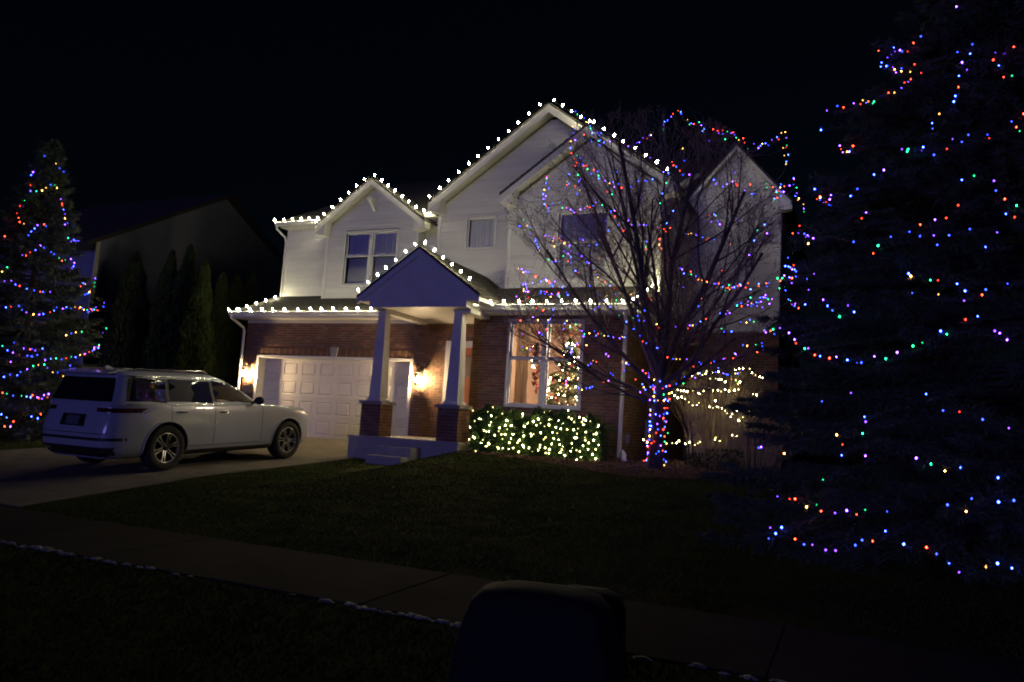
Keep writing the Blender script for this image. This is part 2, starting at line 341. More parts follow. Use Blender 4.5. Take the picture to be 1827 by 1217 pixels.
# ------------------------------------------------------------------ the house
house = empty('house', (0, 0, 0))
tag(house, 'two storey house with white siding gables over red brick and a columned porch', 'house')
BP, BH, PZ = .213, .0573, .0677
brick_me = [MB().box((-.1015, -.012, -BH/2), (.1015, .004, BH/2)).mesh('brick', m_) for m_ in ('brick_a', 'brick_b', 'brick_c')]
n_single = [0]
def brick_wall(U, Z0, Z1, O, ang, holes=(), single=None, parent=None, name='brick_wall', depth=.18, limit=300, stuff='brickwork'):
    """O = origin on the outer face, ang = direction of the wall; outward is local -y"""
    b = MB(); c0 = sorted({0, U}.union(*[{h[0], h[1]} for h in holes]) if holes else {0, U}); z0 = sorted({Z0, Z1}.union(*[{h[2], h[3]} for h in holes]) if holes else {Z0, Z1})
    for i in range(len(c0)-1):
        for j in range(len(z0)-1):
            mx_, mz = (c0[i]+c0[i+1])/2, (z0[j]+z0[j+1])/2
            if any(h[0] < mx_ < h[1] and h[2] < mz < h[3] for h in holes): continue
            b.box((c0[i], 0, z0[j]), (c0[i+1], depth, z0[j+1]))
    wall = b.build(name, 'mortar', parent); wall.location = O; wall.rotation_euler = (0, 0, ang)
    rest = MB(); row = 0; z = Z0+.005
    while z+BH < Z1+.01:
        a = -(BP/2 if row % 2 else 0)
        while a < U:
            lo, hi = max(a, .001), min(a+.203, U-.001); zc = z+BH/2
            segs = [(lo, hi)] if hi-lo > .03 else []
            for h in holes:
                if h[2]-.02 < zc < h[3]+.02:
                    ns = []
                    for s0, s1 in segs:
                        if s1 <= h[0] or s0 >= h[1]: ns.append((s0, s1)); continue
                        if h[0]-s0 > .03: ns.append((s0, h[0]-.002))
                        if s1-h[1] > .03: ns.append((h[1]+.002, s1))
                    segs = ns
            for s0, s1 in segs:
                jy, jz = rs.uniform(-.002, .002), rs.uniform(-.001, .001)
                if single and n_single[0] < limit and single((s0+s1)/2, zc):
                    n_single[0] += 1
                    o = link('brick', brick_me[rs.choice([0, 0, 1, 2])], wall, ((s0+s1)/2, jy, zc+jz), (0, 0, 0), ((s1-s0)/.203, 1, 1))
                else:
                    rest.box((s0, -.012+jy, z+jz), (s1, .004, z+BH+jz), rs.choice([0, 0, 1, 2]))
            a += BP
        z += PZ; row += 1
    # per-brick tones come from three clays
    o = rest.build(stuff, ['brick_a', 'brick_b', 'brick_c'], wall); tag(o, kind='stuff')
    return wall
XL = -.52
wg = brick_wall(7.27, -.5, 3.12, (XL, 0, 0), 0, holes=[(.52, 5.4, -.6, 2.15), (6.52, 7.27, .2, 2.62)], parent=house)
# soldier course over the garage opening
sc_ = MB()
for i in range(75):
    xx = -.1+i*.0677
    if 2.42 < xx+.03 < 2.66: continue
    sc_.box((xx, -.020, 2.168), (xx+.0573, -.012, 2.37), i % 3)
tag(sc_.build('soldier_course', ['brick_a', 'brick_b', 'brick_c'], house), kind='stuff')
MB().prism([(2.44, 2.165), (2.60, 2.165), (2.65, 2.42), (2.39, 2.42)], 'y', -.055, -.0205).build('keystone', 'stone_cap', house)
brick_wall(6, -.5, 3.12, (XL, 6, 0), -math.pi/2, parent=house)
BX0, BX1, BY = 7.24, 10.80, -1.3
WX0, WX1, WZ0, WZ1 = 8.16, 9.82, 1.10, 2.93
wr = brick_wall(BX1-BX0, -.3, 3.15, (BX0, BY, 0), 0, holes=[(WX0-BX0, WX1-BX0, WZ0, WZ1)], single=lambda a, z: z > .9 and (a < WX0-BX0 or a > WX1-BX0 or z > 2.93) , parent=house)
MB().box((7.241, -1.115, -.3), (7.39, -.0, 3.2)).build('wall_return', 'mortar', house)
brick_wall(1.93, -.3, 3.2, (BX1, BY, 0), math.pi/2, parent=house)
brick_wall(.37, -.3, 3.9, (BX1-.02, .62, 0), 0, parent=house)
brick_wall(2.4, -.3, 3.6, (11.15, .62, 0), math.pi/2, parent=house)
brick_wall(2.23, -.3, 3.3, (11.17, 3.02, 0), 0, parent=house)
brick_wall(8, -.3, 3.3, (13.40, 3.02, 0), math.pi/2, parent=house)
# --- siding
def siding(poly, O, ang, holes=(), pitch=.112, back=.20, parent=house, name='siding_wall'):
    """poly convex in (a, z); boards lapped, every board one object"""
    b = MB()
    cz = sorted({h[2] for h in holes} | {h[3] for h in holes})
    b.prism(poly, 'y', back, back+.05); wall = b.build(name, 'siding', parent); wall.location = O; wall.rotation_euler = (0, 0, ang)
    def span(z):
        xs_ = []
        for i in range(len(poly)):
            (x0, z0), (x1, z1) = poly[i], poly[(i+1) % len(poly)]
            if (z0-z)*(z1-z) <= 0 and abs(z1-z0) > 1e-6: xs_.append(x0+(x1-x0)*(z-z0)/(z1-z0))
        return (min(xs_), max(xs_)) if len(xs_) >= 2 else None
    zmin, zmax = min(p[1] for p in poly), max(p[1] for p in poly); z = zmin+.001
    while z < zmax-.03:
        z1 = min(z+pitch, zmax-.002); s0, s1 = span(z), span(z1)
        if s0 and s1:
            segs = [(s0[0], s0[1], s1[0], s1[1])]
            for h in holes:
                if h[2]-.03 < (z+z1)/2 < h[3]+.03:
                    ns = []
                    for a0, a1, c0, c1 in segs:
                        if a1 <= h[0] or a0 >= h[1]: ns.append((a0, a1, c0, c1)); continue
                        if h[0] > a0: ns.append((a0, h[0], min(c0, h[0]), h[0]))
                        if a1 > h[1]: ns.append((h[1], a1, h[1], max(c1, h[1])))
                    segs = ns
            for a0, a1, c0, c1 in segs:
                if a1-a0 < .02: continue
                q = MB(); t0, t1 = -.022, -.002
                q.add([(a0, t0, z), (a1, t0, z), (c1, t1, z1), (c0, t1, z1), (a0, back, z), (a1, back, z), (c1, back, z1), (c0, back, z1)],
                      [(0, 1, 2, 3), (0, 4, 5, 1), (3, 2, 6, 7), (1, 5, 6, 2), (0, 3, 7, 4)])
                q.build('siding_board', 'siding', wall)
        z += pitch
    return wall
BWIN = (1.88, 3.57, 4.29, 5.78); SWIN = (5.83, 6.63, 5.15, 5.95); IWIN = (8.66, 9.86, 4.11, 5.73)
siding([(-.5, 3.98), (1.2, 3.98), (1.2, 6.14), (-.5, 6.14)], (0, 1.3, 0), 0)
siding([(1.22, 3.84), (4.22, 3.84), (4.22, 6.0), (2.80, 7.02), (2.64, 7.02), (1.22, 6.0)], (0, .95, 0), 0, holes=[BWIN])
siding([(4.22, 3.98), (4.98, 3.98), (4.98, 6.14), (4.22, 6.14)], (0, 1.3, 0), 0)
siding([(4.98, 3.75), (11.1, 3.75), (11.1, 6.28), (8.16, 8.40), (8.02, 8.40), (4.98, 6.28)], (0, .75, 0), 0, holes=[SWIN])
siding([(7.38, 3.85), (11.1, 3.85), (11.1, 6.2), (9.44, 7.42), (9.30, 7.42), (7.38, 6.06)], (0, 0, 0), 0, holes=[IWIN])
siding([(0, 3.62), (3.0, 3.62), (3.0, 7.15), (.9, 6.14), (0, 6.12)], (11.12, 0, 0), math.pi/2)
siding([(0, 3.32), (2.26, 3.32), (2.26, 6.70), (1.20, 8.0), (1.12, 8.0), (0, 6.70)], (11.14, 3.0, 0), 0)
siding([(0, 3.32), (8, 3.32), (8, 6.6), (0, 6.6)], (13.39, 3.0, 0), math.pi/2, pitch=.16)
siding([(0, 3.9), (13, 3.9), (13, 6.3), (6.6, 9.4), (6.5, 9.4), (0, 6.3)], (11.16, .9, 0), math.pi/2, pitch=.3, name='side_gable')
siding([(0, 3.98), (.35, 3.98), (.35, 6.0), (0, 6.0)], (4.24, .95, 0), math.pi/2)
def trim(name, a, b, mt='white_trim', parent=house): return MB().box(a, b).build(name, mt, parent)
for (x, y, z0, z1) in ((-.5, 1.3, 4.0, 6.14), (1.22, .95, 3.84, 6.02), (4.19, .95, 3.84, 6.02), (4.98, .75, 3.75, 6.3), (7.38, .0, 3.87, 6.08), (11.06, .0, 3.87, 6.2), (13.33, 3.0, 3.3, 6.7)):
    trim('corner_board', (x-.035, y-.024, z0), (x+.055, y+.245, z1))
# --- roofs
def roof(name, faces, th=.07, mt='shingle', parent=house):
    b = MB()
    for f in faces:
        n = len(f); b.add(list(f)+[(p[0], p[1], p[2]-th) for p in f], [tuple(range(n)), tuple(range(2*n-1, n-1, -1))]+[(i, (i+1) % n+0, n+(i+1) % n, n+i) for i in range(n)])
    return b.build(name, mt, parent)
def courses(name, P, dx, n, w, parent=house, dz=.012):
    """lapped shingle courses on a sloping plane: P eave start, dx eave vector, w slope vector"""
    b = MB(); P, dx, w = map(np.array, (P, dx, w)); nrm = np.cross(dx, w); nrm = nrm/np.linalg.norm(nrm)
    if nrm[2] < 0: nrm = -nrm
    L = np.linalg.norm(dx)
    for i in range(n):
        a = P+w*i/n; c = P+w*(i+1)/n; k = 0; x = -.15*(i % 2)
        while x < L:
            x0, x1 = max(x, 0)/L, min(x+.30, L)/L
            if x1 > x0+.01:
                hgt = dz*rs.uniform(.7, 1.5)
                p = [a+dx*x0, a+dx*(x1-.012/L), c+dx*(x1-.012/L), c+dx*x0]
                b.add([p[0]+nrm*hgt, p[1]+nrm*hgt, p[2]+nrm*.003, p[3]+nrm*.003, p[0], p[1]], [(0, 1, 2, 3), (0, 4, 5, 1)])
            x += .30
    return tag(b.build(name, 'shingle', parent), kind='stuff')
def gable_roof(cx, half, zE, zA, y0, y1, yw, band=.16):
    s = (zA-zE)/half
    for sg in (-1, 1):
        r0 = roof('roof_slope', [[(cx+sg*half, y0, zE), (cx, y0, zA), (cx, y1, zA), (cx+sg*half, y1, zE)]], .06)
        courses('shingles', (cx+sg*half, y0, zE), (0, y1-y0, 0), max(3, int(half/.13)), (-sg*half, 0, zA-zE), parent=r0)
        # rake board and soffit
        MB().prism([(cx+sg*(half-.02), zE-.062), (cx, zA-.062), (cx, zA-.062-band), (cx+sg*(half-.02), zE-.062-band)], 'y', y0-.0, y0+.03).build('rake_board', 'white_trim', house)
        MB().prism([(cx+sg*(half-.03), zE-.068), (cx, zA-.068), (cx, zA-.098), (cx+sg*(half-.03), zE-.098)], 'y', y0+.032, yw+.2).build('soffit', 'white_trim', house)
        # boxed eave return
        e = cx+sg*half; MB().prism([(e, zE-.07), (e-sg*.34, zE-.07+.34*s*.8), (e-sg*.34, zE-.30), (e, zE-.24)], 'y', y0+.034, yw-.03).build('eave_return', 'white_trim', house)
gable_roof(2.80, 1.80, 5.98, 7.25, .58, 3.2, .95)
gable_roof(8.08, 3.27, 6.35, 8.69, .33, 5.6, .75, .2)
gable_roof(9.37, 2.13, 6.19, 7.70, -.42, .74, .0, .17)
gable_roof(12.30, 1.36, 6.58, 8.12, 2.72, 10.8, 3.0, .10)
MZ = lambda y: 6.22+(y-.9)*.5
r0 = roof('roof_slope', [[(-.62, .9, MZ(.9)), (1.15, .9, MZ(.9)), (1.15, 7.5, MZ(7.5)), (-.62, 7.5, MZ(7.5))], [(1.15, 1.25, MZ(1.25)), (4.3, 1.25, MZ(1.25)), (4.3, 7.5, MZ(7.5)), (1.15, 7.5, MZ(7.5))], [(4.3, .9, MZ(.9)), (11.2, .9, MZ(.9)), (11.2, 7.5, MZ(7.5)), (4.3, 7.5, MZ(7.5))]])
courses('shingles', (-.62, .9, MZ(.9)), (1.9, 0, 0), 16, (0, 2.2, 1.1), parent=r0)
roof('roof_slope', [[(-.62, 14.1, MZ(.9)), (11.2, 14.1, MZ(.9)), (11.2, 7.5, MZ(7.5)), (-.62, 7.5, MZ(7.5))]])
# lower skirt roofs
r0 = roof('skirt_roof', [[(-.72, -.45, 3.32), (7.2, -.45, 3.32), (7.2, 1.3, 4.05), (-.44, 1.3, 4.05)], [(-.72, -.45, 3.32), (-.44, 1.3, 4.05), (-.72, 3, 3.32)]], .05)
courses('shingles', (-.68, -.45, 3.32), (7.8, 0, 0), 12, (0, 1.75, .73), parent=r0)
r0 = roof('skirt_roof', [[(7.0, -1.74, 3.24), (10.92, -1.74, 3.24), (11.08, 0, 3.93), (7.0, 0, 3.93)], [(10.92, -1.74, 3.24), (11.2, .6, 3.24), (11.08, 0, 3.93)]], .05)
courses('shingles', (7.02, -1.74, 3.24), (3.88, 0, 0), 12, (0, 1.74, .69), parent=r0)
MB().box((10.82, -1.3, 3.10), (11.17, .60, 3.18)).build('soffit', 'white_trim', house)
MB().box((-.7, -.44, 3.145), (7.22, .04, 3.24)).build('soffit', 'white_trim', house)
MB().box((-.52, -.022, 3.06), (7.22, -.001, 3.142)).build('frieze_board', 'white_trim', house)
MB().box((7.25, -1.73, 3.06), (10.88, -1.10, 3.16)).build('soffit', 'white_trim', house)
MB().box((-.55, .95, 6.06), (1.25, 1.34, 6.13)).build('soffit', 'white_trim', house)
MB().box((4.22, .95, 6.06), (4.98, 1.34, 6.13)).build('soffit', 'white_trim', house)
def gutter(x0, x1, y, z, name='gutter', h=.12):
    MB().prism([(y+.002, z), (y-.10, z), (y-.12, z-.03), (y-.10, z-.05), (y-.075, z-h), (y+.002, z-h)], 'x', x0, x1).build(name, 'white_trim', house)
gutter(-.76, 6.9, -.452, 3.315); gutter(7.32, 10.96, -1.742, 3.235, h=.13); gutter(-.64, 1.02, .898, 6.2); gutter(4.45, 4.82, .898, 6.2)
def downspout(pts, rr=.035):
    MB().tube(pts, rr, 4, cap=True).build('downspout', 'white_trim', house)
downspout([(-.70, -.50, 3.22), (-.70, -.48, 3.14), (-.59, -.10, 2.92), (-.58, -.07, 2.82), (-.58, -.07, -.05)])
downspout([(-.60, .86, 6.08), (-.60, .88, 6.0), (-.54, 1.2, 5.82), (-.53, 1.24, 5.7), (-.53, 1.24, 4.03)])
downspout([(10.88, -1.82, 3.10), (10.88, -1.80, 3.03), (10.80, -1.42, 2.84), (10.78, -1.37, 2.74), (10.76, -1.365, .14)], .045)
downspout([(7.36, -.1, 5.98), (7.34, -.12, 5.88), (7.45, -.06, 5.78)], .03)
# bracket under the small gable peak
MB().box((2.70, .60, 6.62), (2.82, .93, 6.70)).build('gable_bracket', 'white_trim', house)
MB().prism([(.62, 6.62), (.93, 6.62), (.93, 6.36)], 'x', 2.72, 2.80).build('gable_bracket', 'white_trim', house)
# --- garage door
MB().box((-.05, .22, 2.10), (5.0, .26, 2.3)).box((-.07, -.034, 2.10), (4.95, -.013, 2.165)).box((.007, -.0124, 2.095), (4.873, .262, 2.101)).build('garage_door_frame', 'white_trim', house)
MB().box((-.07, -.034, -.05), (.006, -.0125, 2.10)).box((-.0, -.0124, -.05), (.006, .262, 2.10)).build('garage_door_frame', 'white_trim', house)
MB().box((4.874, -.034, -.05), (4.95, -.0125, 2.10)).box((4.874, -.0124, -.05), (4.88, .262, 2.10)).build('garage_door_frame', 'white_trim', house)
gdoor = MB().box((0, .27, -.02), (4.88, .31, 2.12)).build('garage_door', 'garage_white', house)
sh = 2.10/4
pm = MB(); pw, ph = .46, .34
def frame_ring(b, x0, x1, z0, z1, y0, y1, s=.03):
    o = [(x0, z0), (x1, z0), (x1, z1), (x0, z1)]; i = [(x0+s, z0+s), (x1-s, z0+s), (x1-s, z1-s), (x0+s, z1-s)]; j = [(x0+2*s, z0+2*s), (x1-2*s, z0+2*s), (x1-2*s, z1-2*s), (x0+2*s, z1-2*s)]
    v = [(p[0], y0, p[1]) for p in o]+[(p[0], y1, p[1]) for p in i]+[(p[0], y0-.002, p[1]) for p in j]
    f = [(k, (k+1) % 4, 4+(k+1) % 4, 4+k) for k in range(4)]+[(4+k, 4+(k+1) % 4, 8+(k+1) % 4, 8+k) for k in range(4)]+[(8, 9, 10, 11)]
    b.add(v, f)
for k in range(4):
    z0 = k*sh+.004; z1 = (k+1)*sh-.004; b = MB()
    # section skin with openings for the eight pressed panels
    X = [0.0]
    for i in range(8): X += [.61*i+.075, .61*i+.535]
    X += [4.88]; Z = [z0, z0+.085, z1-.085, z1]
    for i in range(len(X)-1):
        for j in range(3):
            if j == 1 and i % 2 == 1: continue
            b.add([(X[i], .25, Z[j]), (X[i+1], .25, Z[j]), (X[i+1], .25, Z[j+1]), (X[i], .25, Z[j+1])], [(0, 1, 2, 3)])
    b.add([(0, .25, z0), (4.88, .25, z0), (4.88, .27, z0-.003), (0, .27, z0-.003)], [(0, 3, 2, 1)]); b.add([(0, .25, z1), (4.88, .25, z1), (4.88, .27, z1+.003), (0, .27, z1+.003)], [(0, 1, 2, 3)])
    sec = b.build('door_section', 'garage_white', gdoor)
    if k == 0:
        q = MB(); frame_ring(q, 0, .46, 0, sh-.178, 0, .016, .022); panel_me = q.mesh('pressed_panel', 'garage_white')
    for i in range(8): link('pressed_panel', panel_me, gdoor, (.61*i+.075, .25, z0+.085))
MB().box((0, .235, -.03), (4.88, .262, .0)).build('weather_seal', 'black_trim', gdoor)
# --- windows
def window(x0, x1, z0, z1, y, cols=1, rail=True, parent=house, fr=.055, proud=.035, pane_mat='window_glass'):
    b = MB()
    b.box((x0-.02, y-proud, z0-.05), (x1+.02, y+.12, z0)); b.box((x0-.02, y-proud, z1), (x1+.02, y+.12, z1+.05))
    b.box((x0-.05, y-proud, z0-.05), (x0-.0, y+.12, z1+.05)); b.box((x1+.0, y-proud, z0-.05), (x1+.05, y+.12, z1+.05))
    win = b.build('window', 'white_trim', parent)
    W = (x1-x0)/cols
    for c in range(cols):
        a0, a1 = x0+c*W, x0+(c+1)*W
        if c: MB().box((a0-.05, y-proud+.004, z0), (a0+.05, y+.10, z1)).build('mullion', 'white_trim', win)
        zm = (z0+z1)/2+(z1-z0)*.06; rows = [(z0, zm, .0), (zm, z1, .03)] if rail else [(z0, z1, 0)]
        e0, e1 = a0+(.05 if c else 0), a1-(.05 if c < cols-1 else 0)
        for (q0, q1, dy) in rows:
            s = MB(); yy = y+.008+dy; t = .042
            s.box((e0+.001, yy, q0+.001), (e1-.001, yy+.028, q0+t)); s.box((e0+.001, yy, q1-t), (e1-.001, yy+.028, q1-.001))
            s.box((e0+.001, yy+.001, q0+t), (e0+t, yy+.027, q1-t)); s.box((e1-t, yy+.001, q0+t), (e1-.001, yy+.027, q1-t)); s.build('sash', 'white_trim', win)
            MB().add([(e0+t, yy+.012, q0+t), (e1-t, yy+.012, q0+t), (e1-t, yy+.012, q1-t), (e0+t, yy+.012, q1-t)], [(0, 1, 2, 3)]).build('pane', pane_mat, win)
    return win
window(*BWIN, .95, cols=2); window(*SWIN, .75, rail=False); window(*IWIN, .0, cols=1)
window(WX0, WX1, WZ0, WZ1, BY, cols=2, proud=.03)
def drape(x0, x1, z0, z1, y, n, amp, mt, label, name='curtain', group=None, lean=0):
    V = []; F = []; k = int((x1-x0)/.012)
    for i in range(k+1):
        x = x0+(x1-x0)*i/k; o = amp*math.sin(i/k*n*2*math.pi)+amp*.4*math.sin(i*.37)
        V += [(x+lean, y+o*1.2, z0), (x+lean*.4, y+o, (z0+z1)/2), (x, y+o*.6, z1)]
    for i in range(k):
        for j in (0, 1): F.append((3*i+j, 3*i+3+j, 3*i+4+j, 3*i+1+j))
    o = link(name, tri_mesh(name, V, F, mt, smooth=True)); return tag(o, label, 'curtain', group)
drape(1.95, 2.69, 5.1, 5.76, 1.02, 7, .012, 'curtain', 'grey curtain behind the left half of the double window in the small left gable')
drape(2.76, 3.50, 5.1, 5.76, 1.02, 7, .012, 'curtain', 'grey curtain behind the right half of the double window in the small left gable')
MB().box((BWIN[0]+.02, 1.10, 4.3), (BWIN[1]-.02, 1.13, 5.77)).build('window_blind', 'blind', house)
drape(5.86, 6.60, 5.17, 5.93, .86, 9, .012, 'curtain', 'grey curtain filling the small square window of the tall gable')
drape(8.72, 9.80, 4.92, 5.70, .11, 9, .012, 'curtain', 'grey curtain in the upstairs window behind the bare tree')
MB().box((8.69, .14, 4.13), (9.83, .17, 5.72)).build('window_blind', 'blind', house)
# --- porch: platform, steps, piers, columns, gable
plat = MB().box((4.97, -2.52, -.6), (7.67, -.03, .17)).box((4.965, -2.56, .17), (7.70, -.031, .235)).build('porch_platform', 'step_concrete', house)
MB().box((5.97, -2.90, -.5), (6.80, -2.522, .055)).build('step', 'step_concrete', house)
MB().box((5.95, -3.25, -.6), (6.78, -2.902, -.13)).build('step', 'step_concrete', house)
def pier(cx, cy, w=.5):
    core = MB().box((cx-w/2+.012, cy-w/2+.012, .236), (cx+w/2-.012, cy+w/2-.012, .93)).build('pier', 'mortar', house)
    for r_ in range(10):
        z = .240+r_*.0690; off = .106 if r_ % 2 else 0
        for (ox, oy, ang) in ((cx-w/2, cy-w/2, 0), (cx+w/2, cy-w/2, 1), (cx-w/2, cy+w/2, 3)):
            a = -off
            while a < w-.02:
                lo, hi = max(a, 0), min(a+.203, w); a += BP
                if hi-lo < .03: continue
                b = MB()
                if ang == 0: b.box((ox+lo, oy-.001, z), (ox+hi-.001, oy+.03, z+BH+.002))
                elif ang == 1: b.box((ox-.03, oy+lo+.002, z), (ox+.001, oy+hi-.001, z+BH+.002))
                else: b.box((ox-.001, oy-hi+.002, z), (ox+.03, oy-lo-.002, z+BH+.002))
                b.build('brick', rs.choice(['brick_a', 'brick_b', 'brick_c']), core)
    MB().box((cx-w/2-.045, cy-w/2-.045, .931), (cx+w/2+.045, cy+w/2+.045, 1.0)).build('pier_cap', 'stone_cap', core)
    c = MB(); a0, a1 = .150, .095
    prof = [(a0+.035, 1.0), (a0+.035, 1.05), (a0+.012, 1.07), (a0, 1.075), (a1, 2.98), (a1+.02, 2.985), (a1+.02, 3.045)]
    v = []
    for h_, z_ in prof: v += [(cx-h_, cy-h_, z_), (cx+h_, cy-h_, z_), (cx+h_, cy+h_, z_), (cx-h_, cy+h_, z_)]
    c.add(v, [(4*i+k, 4*i+(k+1) % 4, 4*i+4+(k+1) % 4, 4*i+4+k) for i in range(len(prof)-1) for k in range(4)]); c.build('column', 'white_trim', house)
pier(5.42, -2.17); pier(7.34, -2.17)
PC, PHf, PE, PA, PY = 6.47, 1.53, 3.31, 4.38, -2.62
sl = (PA-PE)/PHf
MB().prism([(5.27, 3.05), (7.68, 3.05), (7.68, 3.20), (7.97, 3.28), (PC, PA-.075), (4.97, 3.28), (5.27, 3.20)], 'y', -2.58, -2.28).build('gable_board', 'white_trim', house)
for sg in (-1, 1):
    r0 = roof('porch_roof', [[(PC+sg*PHf, PY, PE), (PC, PY, PA), (PC, .75, PA), (PC+sg*PHf, .75, PE)]], .05)
    courses('shingles', (PC+sg*PHf, PY, PE), (0, 3.35, 0), 13, (-sg*PHf, 0, PA-PE), parent=r0)
    MB().prism([(PC+sg*(PHf-.01), PE-.052), (PC, PA-.052), (PC, PA-.20), (PC+sg*(PHf-.01), PE-.19)], 'y', PY, PY+.036).build('rake_board', 'white_trim', house)
    e = PC+sg*(PHf-.30); MB().box((min(e, e+sg*.27), -2.578, 3.18), (max(e, e+sg*.27), -.46 if sg < 0 else -1.76, 3.262)).build('eave_box', 'white_trim', house)
MB().box((5.33, -2.279, 3.07), (7.235, -.02, 3.14)).box((7.237, -2.279, 3.07), (7.62, -1.32, 3.14)).build('porch_ceiling', 'white_trim', house)
MB().box((5.30, -2.278, 2.97), (5.54, -.46, 3.069)).build('porch_beam', 'white_trim', house)
MB().box((7.40, -2.278, 2.97), (7.64, -1.32, 3.069)).build('porch_beam', 'white_trim', house)
# front door
MB().box((5.86, -.03, .236), (6.00, .03, 2.62)).box((5.86, -.031, 2.48), (6.745, .03, 2.63)).build('door_frame', 'white_trim', house)
dd = MB().box((6.005, .02, .24), (6.90, .07, 2.475)).build('front_door', 'wood_door', house)
for (a, b_) in ((6.06, .4), (6.40, .4)):
    MB().box((a, .008, b_), (a+.26, .0199, 1.2)).build('door_panel', 'wood_door', dd)
MB().box((6.30, .010, 1.75), (6.68, .0199, 2.25)).build('door_glass', 'curtain_cream', dd)
# living room behind the big window
rm = MB(); rx0, rx1, ry0, ry1, rz0, rz1 = 7.42, 10.60, -1.11, 2.0, .5, 3.05
rm.box((rx0, ry1, rz0), (rx1, ry1+.08, rz1)); rm.box((rx0-.02, ry0, rz0), (rx0+.05, ry1, rz1)); rm.box((rx1-.05, ry0, rz0), (rx1, ry1, rz1)); rm.box((rx0, ry0, rz1), (rx1, ry1, rz1+.06))
rm.build('room_wall', 'room_peach', house)
MB().box((rx0, ry0, rz0-.06), (rx1, ry1, rz0)).build('room_floor', 'room_floor', house)
lampo = MB().lathe([(0, 2.95), (.16, 2.96), (.2, 3.02), (.17, 3.09), (0, 3.1)], 16).build('ceiling_lamp', 'lit_lamp', loc=(10.18, -.55, -.07))
tag(lampo, 'round glowing ceiling lamp inside the front room', 'lamp')
drape(8.18, 8.50, 1.0, 3.0, -.97, 5, .03, 'curtain_cream', 'cream curtain hanging at the left side of the lit front room window')
drape(9.70, 9.84, 1.0, 3.0, -.97, 3, .03, 'curtain_cream', 'narrow cream curtain at the right edge of the lit front room window')
# swag with a red bow and small lights, and the little dark figure above it
sw = empty('swag', (8.72, -.98, 1.30)); tag(sw, 'red and gold swag with small warm lights hanging in the front room window', 'decoration')
b = MB()
for i in range(46):
    t = i/46; zz = 1.05-t*1.05+.1; wv = .16*(1-t)+.03
    b.add([(rs.normal(0, wv*.5), rs.normal(0, .03), zz), (rs.normal(0, wv), rs.normal(0, .03), zz-.10), (rs.normal(0, wv), rs.normal(0, .03), zz+.02)], [(0, 1, 2)])
b.build('ribbon', 'red_cloth', sw)
b = MB()
for i in range(9): b.lathe([(0, -.014), (.014, 0), (0, .014)], 5, c=(-.09+rs.normal(0, .03), -.04, .78+rs.normal(0, .13)))
b.build('bulbs', 'lit_warm', sw).__setitem__('kind', 'stuff')
b = MB(); b.lathe([(.11, 0), (.09, .1), (.06, .2), (.05, .26), (.075, .3), (.07, .36), (.03, .4), (.0, .46)], 10); b.tube([(.04, 0, .2), (.14, -.02, .24), (.13, -.03, .32)], .02, 5); b.tube([(-.03, 0, .2), (-.1, -.02, .14)], .02, 5)
fg = b.build('figurine', 'dark_figure', loc=(8.74, -1.08, 2.07), smooth=True); tag(fg, 'small dark figurine with raised arm on the window rail of the front room', 'figurine')
MB().box((8.62, -1.15, 2.01), (8.88, -.98, 2.068)).build('window_shelf', 'white_trim', house)
# things on the walls
def lantern(x, label):
    t = empty('wall_lantern', (x, 0, 1.45)); tag(t, label, 'lantern', 'wall lanterns beside the garage door')
    MB().box((-.055, -.03, .20), (.055, -.0125, .48)).build('back_plate', 'dark_metal', t)
    MB().tube([(0, -.03, .42), (0, -.09, .50), (0, -.16, .47), (0, -.17, .40)], .011, 6).build('arm', 'dark_metal', t)
    q = MB(); q.add([(-.1, -.27, .36), (.1, -.27, .36), (.1, -.07, .36), (-.1, -.07, .36), (0, -.17, .43)], [(0, 1, 4), (1, 2, 4), (2, 3, 4), (3, 0, 4), (3, 2, 1, 0)]); q.build('roof_cap', 'dark_metal', t)
    q = MB(); c0, c1 = .075, .06
    for sx in (-1, 1):
        for sy in (-1, 1): q.tube([(sx*c1, -.17+sy*c1, .06), (sx*c0, -.17+sy*c0, .36)], .006, 4)
    q.box((-.07, -.24, .045), (.07, -.10, .058)); q.build('cage', 'dark_metal', t)
    q = MB()
    for (a, b_) in (((-1, -1), (1, -1)), ((1, -1), (1, 1)), ((-1, 1), (-1, -1))):
        q.add([(a[0]*c1*.97, -.17+a[1]*c1*.97, .06), (b_[0]*c1*.97, -.17+b_[1]*c1*.97, .06), (b_[0]*c0*.97, -.17+b_[1]*c0*.97, .355), (a[0]*c0*.97, -.17+a[1]*c0*.97, .355)], [(0, 1, 2, 3)])
    q.build('glass', 'lantern_glass', t)
    MB().lathe([(0, .10), (.026, .13), (.034, .19), (.02, .25), (0, .27)], 10, c=(0, -.17, 0)).build('bulb', 'lit_lantern', t, smooth=True)
lantern(-.32, 'lit black wall lantern left of the garage door above a plaque')
lantern(5.22, 'lit black wall lantern on brick between the garage door and the front door')
tag(MB().box((-.44, -.035, 1.10), (-.17, -.0125, 1.33)).build('house_plaque', 'plaque'), 'small pale plaque on brick below the left wall lantern', 'plaque')
ob = MB().box((10.815, -1.12, .42), (10.87, -1.0, .62)).build('outlet_box', 'grey_box'); tag(ob, 'small outdoor outlet box with a dark cover beside the right downspout', 'outlet box')
MB().tube([(10.87, -1.06, .52), (10.93, -1.1, .45), (10.90, -1.12, .30), (10.98, -1.2, .14), (11.3, -1.7, .12), (11.7, -2.5, .13)], .010, 5).build('power_cord', 'green_wire', ob)
acu = empty('meter_cabinet', (11.0, .44, .1)); tag(acu, 'grey utility cabinet on the brick wall behind the light wrapped trunk', 'cabinet')
